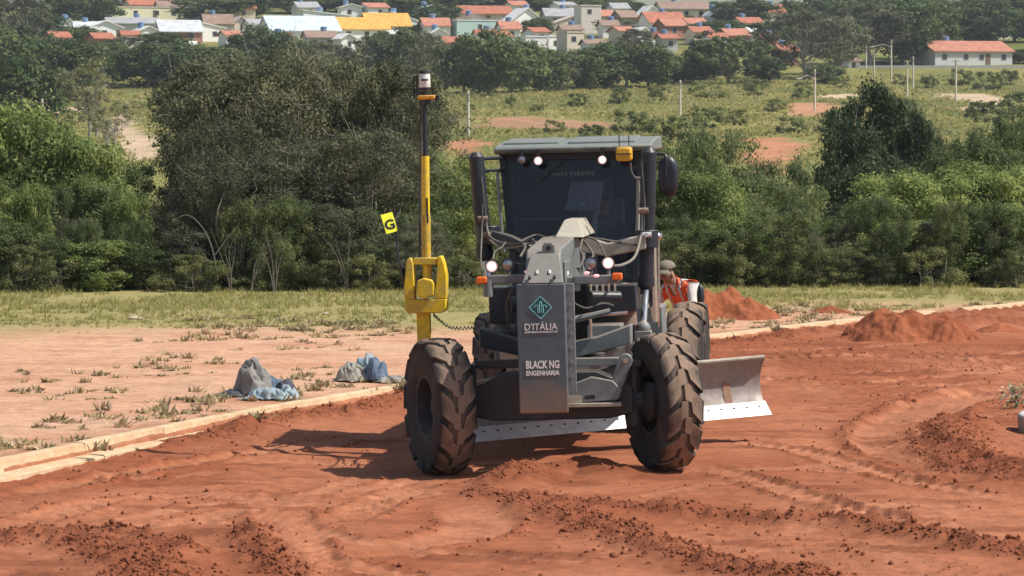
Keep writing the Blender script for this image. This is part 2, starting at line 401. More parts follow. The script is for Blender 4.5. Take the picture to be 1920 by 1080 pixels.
# ------------------------------------------------------------------ kerb with gutter, cast in bays
KERBM = paint('kerb_concrete', (.58,.45,.29), .9, dust=.5, dscale=3.5, dcol=(.47,.27,.155), bmp=.6, var=.1, spec=.2)
kerb = tag(empty('kerb'), kind='structure')
arc = np.r_[0, np.cumsum(np.hypot(np.diff(KXS), np.diff(KYS)))]
pos = 0.; bay = 0
while pos < arc[-1]-.5:
    ln = 1.95+.25*random.random(); gap = .007
    if pos > 61 and pos < 63.6: pos = 63.6
    st = [min(pos+(ln-gap)*k/6, arc[-1]) for k in range(7)]
    mb = MB(); V = []; jz = random.uniform(-.005,.005); jx = random.uniform(-.005,.005)
    for s in st:
        x = np.interp(s,arc,KXS)+jx; y = np.interp(s,arc,KYS)
        tx_ = np.interp(s+.1,arc,KXS)-np.interp(s-.1,arc,KXS); ty_ = np.interp(s+.1,arc,KYS)-np.interp(s-.1,arc,KYS); l = math.hypot(tx_,ty_)
        nxv, nyv = ty_/l, -tx_/l
        for wv, h in ((-.10,-.12),(-.095,.105),(-.08,.116),(.0,.113),(.025,.10),(.04,.02),(.055,.0),(.23,-.012),(.245,-.025),(.25,-.24)):
            j = random.uniform(-.004,.004); V.append((x+nxv*(wv+j), y+nyv*(wv+j), h+jz+random.uniform(-.004,.004)))
    k = 10; fs = [(a*k+i,a*k+(i+1)%k,(a+1)*k+(i+1)%k,(a+1)*k+i) for a in range(6) for i in range(k)]
    mb.add(V, fs+[tuple(range(k))[::-1], tuple(range(6*k,7*k))]); mb.build('kerb_stone', KERBM, kerb)
    pos += ln
# ------------------------------------------------------------------ clods lying on the worksite
def clod_cloud(name, n, picker, mat, seed):
    r = np.random.default_rng(seed)
    bm = bmesh.new(); bmesh.ops.create_icosphere(bm, subdivisions=1, radius=1); bv = np.array([v.co[:] for v in bm.verts]); bf = np.array([[v.index for v in f.verts] for f in bm.faces]); bm.free()
    P, sz = picker(r, n); k = len(bv)
    sc = sz[:,None,None]*r.uniform(.55,1.25,(len(P),k,1)); sq = r.uniform(.55,1.2,(len(P),1,3))
    V = bv[None]*sc*sq; a = r.uniform(0,6.28,len(P)); ca, sa = np.cos(a)[:,None], np.sin(a)[:,None]
    V = np.stack([V[...,0]*ca-V[...,1]*sa, V[...,0]*sa+V[...,1]*ca, V[...,2]], -1)+P[:,None,:]
    Fc = (bf[None]+np.arange(len(P))[:,None,None]*k).reshape(-1,3)
    t = r.random(len(P)); cc = np.array((.20,.064,.032))[None]*(1-t[:,None])+np.array((.34,.125,.062))[None]*t[:,None]
    me = np_mesh(name, V.reshape(-1,3), Fc, {'Col': np.repeat(cc,k,0), 'loose': np.ones(len(P)*k)}, False); me.materials.append(mat)
    return link(bpy.data.objects.new(name, me))
def pick_road(r, n):
    x = r.uniform(-6.6, 9.4, n*9); y = 26.5+34*r.random(n*9)**1.5
    z, lo, pk, rd, sd = near(x, y, True); p = (np.clip(lo*1.15,0,1)**2.4*.95+.008)*rd*(1-pk*.8)
    win = (abs(x-GX-.08*(y-36)) < 1.9)&(y > 35.2)&(y < 44.5); p = np.where(win, p*.25, p)
    k = r.random(n*9) < p; x, y, z = x[k][:n], y[k][:n], z[k][:n]
    s = .006+.018*r.random(len(x))**3; s = np.where(r.random(len(x)) < .006, s+.02, s)
    return np.c_[x,y,z+s*.25], s
tag(clod_cloud('soil_clods', 26000, pick_road, SOIL, 3), 'scattered red soil clods lying on the graded earth', 'soil clods', kind='stuff')
# ================================================================== TOWN ON THE FAR SLOPE
def wallm(c): return paint('wall_%d_%d_%d' % tuple(int(x*100) for x in c), c, .85, dust=.2, dscale=.5, dcol=tuple(x*.8 for x in c), bmp=.2, var=.06, spec=.2)
def roofm(c):
    k = 'roof_%d_%d_%d' % tuple(int(x*100) for x in c)
    if k in MC: return MC[k]
    m, n, b = nodes(k)
    cc = mixc(n, ramp(n, noise(n, .9, 6, .7), .35, .65), tuple(x*.72 for x in c), tuple(min(1,x*1.12) for x in c))
    n.links.new(cc, b.inputs['Base Color']); b.inputs['Roughness'].default_value = .8
    t = n.nodes.new('ShaderNodeTexCoord'); wv = n.nodes.new('ShaderNodeTexWave'); wv.inputs['Scale'].default_value = 1.6; wv.bands_direction = 'X'
    n.links.new(t.outputs['Object'], wv.inputs[0]); bump(n, b, wv.outputs['Fac'], .6, .06)
    MC[k] = m; return m
PANE = paint('window_pane', (.045,.05,.06), .12, dust=.2, dscale=3, bmp=0)
FRAME = paint('window_frame', (.55,.54,.5), .6, dust=.2, bmp=0)
GATE = paint('house_door', (.16,.10,.07), .7, dust=.2, bmp=0)
W, CREAM, BEIGE, TEALW, GREYW, BRICK = (.90,.89,.86), (.86,.80,.56), (.72,.62,.50), (.42,.56,.53), (.52,.52,.51), (.45,.22,.15)
TILE, TILE2, BRN, MET, BLUE, YEL, GRY = (.46,.17,.10), (.52,.22,.145), (.33,.225,.17), (.62,.65,.68), (.62,.74,.86), (.74,.41,.09), (.40,.40,.41)
HPIX = []
def house(x0, x1, ridge, eave, d, kind, wall, roof, label, win=2, base=None, dep=None, rot=0., group=None, cat='house'):
    """a house from its photo columns and rows at distance d; kind: s = roof slope to the viewer, g = gable to the viewer,
       f = flat roof behind a parapet, l/r = single slope falling to the left or right"""
    pm = (x0+x1)/2                    # distance: where the wall foot meets the slope
    dd = np.arange(690, 1000, 2.); rw = HY+(CH-tz((pm-CX)/F*dd, dd))/dd*F
    tgt = np.full(len(dd), eave+2.) if kind == 'f' else eave+2.7*F/dd
    d = float(dd[np.argmin(abs(rw-tgt))]); rot = rot or R(random.uniform(10,24))
    xc = ((x0+x1)/2-CX)/F*d; wd = (x1-x0)/F*d; dp = dep or max(6, min(11, wd*.8))
    zr = CH-(ridge-HY)/F*d; ze = CH-(eave-HY)/F*d
    zb = float(tz(xc,d))-.8
    if kind == 'f': ze = zr-.1
    elif ze < zb+2.0: zb = ze-2.6
    o = empty('house', (xc, d, zb), (0,0,rot)); tag(o, label, cat, group)
    if not group: HPIX.append(((x0+x1)/2, eave, label))
    h = ze-zb; r = zr-zb; a = wd/2
    mb = MB()
    if kind == 'g': mb.prism([(-a,0),(a,0),(a,h),(0,r-.1),(-a,h)], 0, dp, 'y')
    elif kind == 'f': mb.bx(-a,a,0,dp,0,r)
    elif kind == 'l': mb.prism([(-a,0),(a,0),(a,r-.1),(-a,h)], 0, dp, 'y')
    elif kind == 'r': mb.prism([(-a,0),(a,0),(a,h),(-a,r-.1)], 0, dp, 'y')
    else: mb.prism([(0,0),(dp,0),(dp,h),(dp/2,r-.1),(0,h)], -a, a, 'x')
    mb.build('wall', wallm(wall), o)
    mb = MB(); t = .14; e = .45
    def slab(pts, a0, a1, ax): mb.prism(pts, a0, a1, ax)
    if kind == 'g':
        s = (r-h)/a
        for sg in (-1,1): slab([(0,r-.05),(sg*(a+e),h-s*e-.05),(sg*(a+e),h-s*e+t),(0,r+t)], -e, dp+e, 'y')
    elif kind == 's':
        s = (r-h)/(dp/2)
        slab([(dp/2,r-.05),(-e,h-s*e-.05),(-e,h-s*e+t),(dp/2,r+t)], -a-e, a+e, 'x'); slab([(dp/2,r-.05),(dp+e,h-s*e-.05),(dp+e,h-s*e+t),(dp/2,r+t)], -a-e, a+e, 'x')
    elif kind in 'lr':
        p = [(-a-e,h-.05),(a+e,r-.05),(a+e,r+t),(-a-e,h+t)] if kind == 'l' else [(-a-e,r-.05),(a+e,h-.05),(a+e,h+t),(-a-e,r+t)]
        slab(p, -.3, dp+.3, 'y')
    else:
        mb.bx(-a-.12,a+.12,-.12,.12,r,r+.28); mb.bx(-a-.12,a+.12,dp-.12,dp+.12,r,r+.28); mb.bx(-a-.12,-a+.12,.12,dp-.12,r,r+.28); mb.bx(a-.12,a+.12,.12,dp-.12,r,r+.28)
    mb.build('roof', roofm(roof), o)
    hw_ = .45 if wd > 3 else .3
    for k in range(win):
        wx = -a+wd*(k+.5+.12*random.uniform(-1,1))/win; wz = max(h*.62, h-1.1); wz = min(wz, h-.75)
        f = MB(); f.bx(wx-hw_-.1,wx+hw_+.1,-.05,.0,wz-.6,wz+.55); f = f.build('window', FRAME, o)
        MB().bx(wx-hw_,wx+hw_,-.075,-.051,wz-.5,wz+.47).build('pane', PANE, f)
    if wd > 7 and win:
        dx = a*random.uniform(-.35,.35)+wd/(2*win); dx = min(dx, a-.8)
        MB().bx(dx-.5,dx+.5,-.06,-.001,max(.4,h-2.5),max(2.4,h-.5)).build('door', GATE, o)
    if random.random() < .45 and kind != 'f':
        tk = MB(); xq = a*random.uniform(-.5,.5); zq = r+.05; tk.cyl((xq,dp*.55,zq-.3),(xq,dp*.55,zq+.75),.62,.68,14); tk.cyl((xq,dp*.55,zq+.75),(xq,dp*.55,zq+.88),.72,.45,14); tk.build('water_tank', paint('tank_blue',(.16,.27,.45),.5,dust=.3,dscale=1), o)
    return o
HS = [
 (210,343,15,37,905,'f',CREAM,BEIGE,'long cream flat-roofed building with four dark windows',4),
 (205,300,33,44,880,'s',GREYW,GRY,'low grey shed roof in front of the long cream building',0),
 (168,232,40,52,800,'g',W,W,'white gabled house end beside the small white gable',1),
 (143,180,41,53,805,'s',GREYW,MET,'narrow house with pale metal roof left of the white gable',1),
 (121,141,35,44,815,'g',W,W,'small white gable shed on the wooded slope',1),
 (180,216,62,72,755,'s',BRICK,TILE,'low brick hut with tiled roof under the white gable',1),
 (303,380,38,58,815,'s',BRICK,MET,'brick house under a wide grey metal roof',2),
 (380,424,43,54,812,'r',W,W,'white sloping wall house joined to the grey metal roof',1),
 (386,438,27,44,850,'s',BEIGE,BRN,'house with faded brown roof behind the white sloping wall',1),
 (440,466,32,42,848,'g',BEIGE,BEIGE,'narrow beige house at the end of the brown roof',1),
 (245,300,-3,9,960,'s',BEIGE,TILE,'red tiled house uphill of the long cream building',2),
 (345,372,78,88,745,'s',W,W,'little white hut among trees below the brick house',1),
 (508,640,30,57,838,'s',W,BLUE,'house with wide pale blue metal roof',2),
 (568,660,20,30,872,'r',W,W,'white parapet house behind the pale blue roof',2),
 (640,732,33,54,822,'s',W,YEL,'house with bright yellow-orange roof slope and white walls',3),
 (690,772,25,48,836,'s',W,YEL,'second yellow-orange roof behind and right of the first',1),
 (735,785,23,40,846,'r',W,W,'white wedge house joined to the yellow-orange roof',0),
 (578,632,58,70,790,'s',GREYW,BRN,'low grey house in front of the pale blue roof',2),
 (797,846,34,48,850,'s',W,TILE2,'pink tiled house between the yellow and teal houses',1),
 (866,962,11,26,930,'s',BEIGE,TILE,'wide red tiled house above the teal house',3),
 (856,932,27,42,870,'g',BEIGE,BRN,'house with shallow brown gable behind the teal wall',1),
 (853,946,40,68,800,'f',TEALW,MET,'teal walled house with pale parapet',1),
 (836,866,69,80,770,'s',BRICK,TILE,'small red roofed outhouse below the teal house',0),
 (942,976,40,54,812,'s',W,TILE2,'short red tiled house beside the white gable',1),
 (958,1020,16,38,840,'g',W,W,'white house with tall gable end',1),
 (1024,1090,16,30,905,'s',GREYW,GRY,'long grey-blue roofed house behind the beige house',2),
 (1030,1072,31,48,835,'l',BEIGE,BEIGE,'beige wedge-roofed house left of the tall block',1),
 (1056,1092,47,56,806,'s',BEIGE,BRN,'beige house with brown tiled lean-to below the tall block',1),
 (1089,1128,12,62,815,'f',(.68,.63,.57),BEIGE,'tall two-storey beige block with one square window',1),
 (1126,1156,19,30,850,'s',BEIGE,TILE2,'pink tiled house right of the tall beige block',1),
 (1164,1196,20,32,838,'s',(.33,.25,.21),BRN,'dark brown house between pink roof and white gable',1),
 (1203,1242,12,28,860,'g',W,W,'white gabled house above the large red roof',1),
 (1215,1290,23,42,818,'s',W,TILE,'large red tiled house with white wall',2),
 (1246,1288,36,48,800,'s',BRICK,TILE2,'lower red tiled roof in front of the large red house',1),
 (1240,1332,3,17,960,'s',BEIGE,BRN,'broad brown roofed building on the skyline',3),
 (1334,1366,16,28,870,'g',W,W,'white house right of the broad brown roof',1),
 (1241,1270,64,72,770,'s',GREYW,TILE,'small hut under a bright red awning roof',1),
 (1390,1432,33,43,838,'s',BEIGE,TILE,'red tiled house with beige wall above the flat-crowned tree',2),
 (1364,1406,54,66,790,'s',BRICK,TILE2,'brick house with pink-red roof beside the flat-crowned tree',1),
 (985,1026,70,94,775,'f',W,W,'low white yard wall building below the white gable',1),
 (1028,1062,70,94,778,'f',W,W,'low white garage with dark doorway below the beige house',1),
 (1062,1096,62,97,782,'f',BEIGE,BEIGE,'plain beige box house below the tall block',1),
 (1438,1472,9,22,905,'s',BEIGE,TILE,'red tiled house on the skyline right of the brown roof',1),
 (1436,1462,66,80,775,'s',BRICK,TILE,'brick house behind the bare-branched tree',1),
 (1466,1496,84,96,752,'s',BRICK,TILE,'orange brick hut lower behind the bare-branched tree',1),
 (1745,1904,77,96,742,'s',(.58,.58,.58),TILE2,'long low white house under a long red tiled roof',4),
 (1766,1802,31,54,862,'f',(.13,.20,.30),GRY,'dark blue two-storey house uphill of the long red roof',2),
 (1766,1830,52,60,822,'s',(.58,.40,.34),TILE2,'pinkish house behind the long red roof',2),
 (1832,1872,52,60,826,'s',(.58,.40,.34),BRN,'pinkish house with brown roof under dark trees',2),
 (1590,1612,104,114,716,'s',W,BRN,'small white shed among bare trunks beside the road',1),
]
for a in HS: house(*a)
for x0, x1, r_, e_, k_, wc, rc in [(20,60,30,40,'s',W,TILE2),(70,110,38,48,'g',W,W),(300,345,2,12,'s',W,BRN),(350,384,6,16,'g',W,W),(440,480,6,16,'s',BEIGE,TILE),(470,505,36,46,'s',W,GRY),(792,830,10,20,'g',W,W),(1150,1180,6,16,'s',W,GRY),(1290,1325,34,44,'s',W,TILE2),(1300,1335,50,60,'s',BEIGE,TILE),(1195,1222,52,60,'g',W,W),(1130,1160,38,48,'s',W,BRN),(1480,1516,30,42,'s',BEIGE,TILE),(100,134,60,70,'s',W,TILE),(1870,1912,40,50,'s',W,TILE),(690,730,6,14,'s',W,TILE2),(560,600,4,14,'s',W,GRY),(930,960,58,68,'s',W,TILE),(735,770,58,66,'s',W,W),(10,50,52,60,'s',W,W),(232,262,58,66,'s',W,TILE),(262,300,50,58,'g',W,W),(425,452,58,66,'s',W,TILE2),(520,556,62,70,'g',W,TILE),(640,668,64,72,'g',W,W),(810,838,54,62,'g',W,W),(896,930,56,64,'s',W,TILE),(1000,1030,52,60,'s',W,TILE),(1160,1190,50,58,'s',BEIGE,TILE2),(1100,1135,74,82,'s',W,BRN),(1222,1246,60,68,'g',W,TILE),(1330,1362,62,70,'s',W,TILE),(1376,1400,16,24,'s',W,TILE2),(1408,1440,52,60,'s',W,W),(960,990,2,10,'s',W,TILE2),(1046,1080,4,10,'s',W,GRY),(640,680,8,14,'g',W,W)]:
    house(x0, x1, r_, e_, 0, k_, wc, rc, 'small pale house half hidden among the trees of the town', 1, group='small houses half hidden among the trees of the town')
# boundary wall along the road on the right
fw = MB(); x0, y0 = pt(1562,690), 690; x1, y1 = pt(1990,690), 690
fw.bx(x0, x1, y0, y0+.2, float(tz(x0,y0))-.6, float(tz((x0+x1)/2,y0))+.5)
tag(fw.build('boundary_wall', wallm((.50,.49,.47))), 'long grey boundary wall below the long red roof', 'wall')
# poles
CONC = paint('pole_concrete', (.62,.57,.47), .85, dust=.25, dscale=2, bmp=.2)
def pole(px, top, base, label, lamp=0, r=.15, group=None, cap=0):
    X, d = hill(px, base); z = float(tz(X,d)); h = CH-(top-HY)/F*d-z
    o = empty('utility_pole', (X,d,z-.3)); tag(o, label, 'pole', group)
    MB().cyl((0,0,0),(0,0,h+.3), r*1.15, r*.8, 10).build('shaft', CONC, o)
    mb = MB(); mb.box((0,-r-.04,h-.1),(1.1,.1,.1)); mb.build('crossarm', paint('crossarm', (.25,.22,.19), .8), o)
    if lamp:
        a = MB(); a.tube(catmull([(0,-.1,h-1.0),(lamp*.9,-.1,h-.55),(lamp*1.9,-.1,h-.9)],5), .06, 6); a = a.build('lamp_arm', CONC, o)
        MB().sphere((lamp*2.1,-.1,h-.95),(.4,.16,.11)).build('lamp_head', paint('lamp_head', (.5,.5,.5), .4), a)
G = 'slim concrete utility poles on the far grassy slope'
pole(80,185,262,'slim pale utility pole beside the pinkish dirt road under the trees')
pole(878,170,256,'slim pale utility pole standing on open grass behind the mast')
pole(1275,150,218,'short slim utility pole in the grass above the cab roof')
pole(1527,130,208,'slim utility pole with lamp beside the red bare patch', -1)
pole(1670,75,153,'tall pale utility pole with a street lamp on a long arm', -1.6)
pole(1700,116,180,'utility pole, shorter and nearer of a close pair', 0, .15)
pole(1711,106,168,'utility pole, taller and farther of a close pair', 0, .15)
pole(1791,110,192,'slim utility pole standing beside the tan track bend')
pole(1638,100,146,'thin grey utility pole left of the long-armed lamp pole', 0, .13)
pole(1623,86,130,'thin dark utility pole among the bare trunks', 0, .13)
# ================================================================== VEGETATION
def leafm(name, cols, trans=.3, rough=.75):
    """leaf material: colour from a random value stored on each leaf"""
    m, n, b = nodes(name)
    at = n.nodes.new('ShaderNodeAttribute'); at.attribute_name = 'rnd'
    cr = n.nodes.new('ShaderNodeValToRGB'); e = cr.color_ramp.elements
    while len(e) < len(cols): e.new(.5)
    for k, c in enumerate(cols): e[k].position = k/(len(cols)-1); e[k].color = (*c,1)
    n.links.new(at.outputs['Fac'], cr.inputs[0])
    oi = n.nodes.new('ShaderNodeObjectInfo'); hv = n.nodes.new('ShaderNodeHueSaturation')
    n.links.new(cr.outputs[0], hv.inputs['Color']); n.links.new(ramp(n, oi.outputs['Random'], 0, 1, .70, 1.28), hv.inputs['Value'])
    n.links.new(ramp(n, oi.outputs['Random'], 0, 1, .515, .485), hv.inputs['Hue'])
    n.links.new(hv.outputs[0], b.inputs['Base Color']); b.inputs['Roughness'].default_value = rough; b.inputs['Specular IOR Level'].default_value = .25
    tr = n.nodes.new('ShaderNodeBsdfTranslucent'); n.links.new(hv.outputs[0], tr.inputs[0])
    mx = n.nodes.new('ShaderNodeMixShader'); mx.inputs[0].default_value = trans
    n.links.new(b.outputs[0], mx.inputs[1]); n.links.new(tr.outputs[0], mx.inputs[2]); n.links.new(mx.outputs[0], n.nodes['Material Output'].inputs[0])
    return m
BARK = paint('bark', (.19,.155,.12), .95, dust=.3, dscale=3, dcol=(.26,.23,.19), bmp=.8)
BARKG = paint('bark_grey', (.30,.27,.225), .95, dust=.3, dscale=3, dcol=(.38,.35,.30), bmp=.6)
L_BROAD = leafm('leaf_broad', [(.095,.140,.042),(.175,.235,.070),(.28,.34,.11),(.39,.42,.165)], .4)
L_MID = leafm('leaf_mid', [(.072,.104,.041),(.132,.170,.064),(.215,.255,.10)], .4)
L_DARK = leafm('leaf_dark', [(.040,.062,.032),(.070,.098,.044),(.120,.150,.066)], .35)
L_DRY = leafm('leaf_dry', [(.066,.078,.045),(.112,.124,.069),(.17,.175,.098),(.225,.21,.13)], .4)
L_SCR = leafm('leaf_scrub', [(.11,.130,.050),(.175,.190,.074),(.27,.26,.115)], .35)
L_FIELD = leafm('leaf_field', [(.15,.18,.06),(.23,.26,.09),(.33,.34,.13)], .4)
L_FAR = leafm('leaf_far', [(.050,.082,.030),(.098,.140,.046),(.175,.22,.075)], .3)
L_FARG = leafm('leaf_far_grey', [(.10,.108,.060),(.16,.165,.090),(.23,.225,.13)], .35)
def leaves(C, N, rnd, l, rg, asp=.55):
    """rhombic leaves at centres C facing along N"""
    k = len(C); a = rg.normal(size=(k,3)); N = N/np.linalg.norm(N,axis=1)[:,None]
    U = np.cross(N, a); U /= np.linalg.norm(U,axis=1)[:,None]+1e-9; Wv = np.cross(N, U)
    L = l*rg.uniform(.65,1.3,k)[:,None]; fold = N*L*.12
    V = np.stack([C-U*L*.5, C-Wv*L*asp*.5+fold, C+U*L*.5, C+Wv*L*asp*.5+fold], 1).reshape(-1,3)
    return V, np.arange(4*k).reshape(k,4), np.repeat(rnd,4)
def tree_meshes(seed, h, wd, dp, nclump, nleaf, leaf, lm, bark, low=.12, twigs=0, clump_r=.16, shape='round', nlimb=26, trunk_r=.09, stems=1, asp=.55, up=.35):
    """(trunk, crown) meshes; h height, wd/dp crown radii, low = bottom of crown as a share of h"""
    rg = np.random.default_rng(seed); C = []; zc = h*(1+low)/2; rz = h*(1-low)/2
    ph = rg.uniform(0,6.28,6)
    while len(C) < nclump:
        p = rg.uniform(-1,1,3); t = math.atan2(p[1],p[0]); r2 = math.hypot(p[0],p[1])
        lim = 1+.16*math.sin(2*t+ph[0])+.14*math.sin(3*t+ph[1])+.15*math.sin(3*p[2]+ph[2]+t)
        if shape == 'round': q = (r2/lim)**2+p[2]**2
        elif shape == 'flat': q = (r2/lim)**2+(abs(p[2])**2 if p[2] > 0 else (p[2]*1.0)**2)
        elif shape == 'cone': q = 1.6 if r2 > lim*(1-p[2])*.55 else .5
        else: q = (r2/lim)**4+p[2]**4                          # bushy, down to the ground
        if q > 1: continue
        if q < .30 and rg.random() < .75: continue
        C.append((p[0]*wd, p[1]*dp, zc+p[2]*rz))
    C = np.array(C); per = max(1, nleaf//nclump)
    cr = clump_r*min(wd,dp,rz)*rg.uniform(.7,1.5,nclump)
    D = rg.normal(size=(nclump,per,3)); D /= np.linalg.norm(D,axis=2)[...,None]
    rad = rg.random((nclump,per))**.45
    P = C[:,None,:]+D*(rad*cr[:,None])[...,None]*np.array((1.25,1.25,.85)); P[...,2] = np.maximum(P[...,2], .03)
    st_ = rg.random((nclump,per)) < .06; P = np.where(st_[...,None], C[:,None,:]+(P-C[:,None,:])*rg.uniform(1.3,2.1,(nclump,per,1)), P); P[...,2] = np.maximum(P[...,2], .03)
    N = D*.85+np.array((0,0,up))+rg.normal(size=D.shape)*.38
    cl = rg.normal(0,.17,nclump)[:,None]; rnd = np.clip(.45+cl+rg.normal(0,.14,(nclump,per)), 0, 1)
    V, Fq, rv = leaves(P.reshape(-1,3), N.reshape(-1,3), rnd.ravel(), leaf, rg, asp)
    cm = np_mesh('crown', V, Fq, {'rnd': rv}); cm.materials.append(lm)
    mb = MB(); tr = trunk_r
    for s in range(stems):
        bx_, by_ = (0,0) if stems == 1 else (rg.uniform(-.35,.35)*wd, rg.uniform(-.35,.35)*dp)
        tip = np.array((bx_*1.6+rg.uniform(-.2,.2)*wd, by_*1.6+rg.uniform(-.2,.2)*dp, h*rg.uniform(.6,.85)))
        midp = np.array((bx_*1.2+rg.uniform(-.1,.1)*wd, by_+rg.uniform(-.1,.1)*dp, h*.4))
        path = catmull([(bx_,by_,-.3),(bx_*1.05,by_,h*.15),midp,tip], 5); k = len(path)
        mb.tube(path, [tr*(1.25-1.05*i/(k-1)) for i in range(k)], 6)
        for j in range(nlimb//stems):
            c = C[rg.integers(nclump)]; i0 = rg.integers(int(k*.3), k-2); p0 = path[i0]
            md = (np.array(p0)+c)/2+rg.normal(0,.07*h,3)*np.array((1,1,.5)); r0 = tr*.5*(1-.6*i0/k)
            pp = catmull([p0, md, c], 3); mb.tube(pp, [r0*(1-.85*i/(len(pp)-1)) for i in range(len(pp))], 4)
    for j in range(twigs):
        c = C[rg.integers(nclump)]; d = rg.normal(size=3)+np.array((0,0,.5)); d /= np.linalg.norm(d); l = rg.uniform(.15,.42)*min(wd,h*.4)
        e1 = c+d*l*.6+rg.normal(0,.06,3); e2 = c+d*l+rg.normal(0,.14,3)*l; mb.tube([c,e1,e2], [tr*.16,tr*.11,tr*.05], 3)
    return mb.mesh('trunk', bark, 60), cm
PROTO = {}
def proto(key, seeds, *a, **k): PROTO[key] = [tree_meshes(s, *a, **k) for s in seeds]; DIM[key] = (a[0], a[1])
DIM = {}
#      key        seeds       h    wd   dp  clumps leaves leaf  leafmat bark
proto('broad', (1,2,3,4),    3.4, 1.7, 1.6, 62, 19000, .12, L_BROAD, BARK, low=.06, shape='bush', clump_r=.25, twigs=110, stems=3, trunk_r=.05, nlimb=30)
proto('mid',   (5,6,7),      3.6, 1.8, 1.6, 80,18000, .10, L_MID, BARK, low=.04, shape='bush', clump_r=.215, twigs=160, stems=3, trunk_r=.05, nlimb=30)
proto('dark',  (8,9),        6.5, 2.6, 2.3, 115,20000, .17, L_DARK, BARK, low=.1, shape='round', clump_r=.22, twigs=120, stems=2, trunk_r=.12, nlimb=30)
proto('dry',   (11,12,13),   5.4, 2.0, 1.8, 150,22000, .10, L_DRY, BARKG, low=.08, shape='bush', clump_r=.185, twigs=220, stems=5, trunk_r=.055, nlimb=70)
proto('scrub', (14,15,16),   1.5, 1.2, 1.0, 40,  8000, .07, L_SCR, BARKG, low=.02, shape='bush', clump_r=.22, twigs=60, stems=5, trunk_r=.02, nlimb=20)
proto('fbush', (17,18),      1.5, 1.2, 1.0, 26,  1500, .20, L_FIELD, BARKG, low=.02, shape='bush', clump_r=.3, stems=3, trunk_r=.02, nlimb=9)
proto('far',   (21,22,23,24),8.,  4.0, 3.6, 60,  7000, .50, L_FAR, BARK, low=.10, shape='round', clump_r=.26, trunk_r=.2, nlimb=16)
proto('farg',  (25,26),      9.,  4.4, 4.0, 80,  4200, .42, L_FARG, BARKG, low=.22, shape='round', clump_r=.17, twigs=90, trunk_r=.24, nlimb=40)
proto('flat',  (27,),        8.,  7.5, 6.0, 110, 8000, .50, L_FAR, BARK, low=.34, shape='flat', clump_r=.2, trunk_r=.3, nlimb=26)
proto('cone',  (28,),        11., 3.6, 3.4, 90,  6000, .50, L_DARK, BARK, low=.08, shape='cone', clump_r=.2, trunk_r=.2, nlimb=20)
proto('thin',  (29,30),      9.,  3.6, 3.2, 48,  1500, .38, L_SCR, BARKG, low=.35, shape='round', clump_r=.15, twigs=150, trunk_r=.16, stems=2, nlimb=44)
TI = 0
def plant(key, x, y, h, wd, label, name='tree', cat='tree', group=None, z=None, rot=None):
    """one tree or bush: trunk and crown meshes of its kind, scaled to height h and crown radius wd"""
    global TI; TI += 1
    tm, cm = PROTO[key][TI % len(PROTO[key])]; H, Wd = DIM[key]
    z = (gz(x,y) if y < 84 else float(tz(x,y))-.25*(y < 105)) if z is None else z
    o = empty(name, (x,y,z-.02), (0,0,random.uniform(0,6.28) if rot is None else rot)); sx_ = random.uniform(.85,1.2); o.scale = (wd/Wd*sx_, wd/Wd/sx_, h/H); o.rotation_euler[0] = R(random.uniform(-4,4)); o.rotation_euler[1] = R(random.uniform(-4,4))
    link(bpy.data.objects.new('trunk', tm), o); link(bpy.data.objects.new('crown', cm), o)
    return tag(o, label, cat, group)
def ptree(key, px, top, wpx, d, label, name='tree', cat='tree', group=None):
    x = pt(px,d); z = gz(x,d) if d < 84 else float(tz(x,d))-.25*(d < 105)
    return plant(key, x, d, CH-(top-HY)/F*d-z, wpx/2/F*d, label, name, cat, group, z)
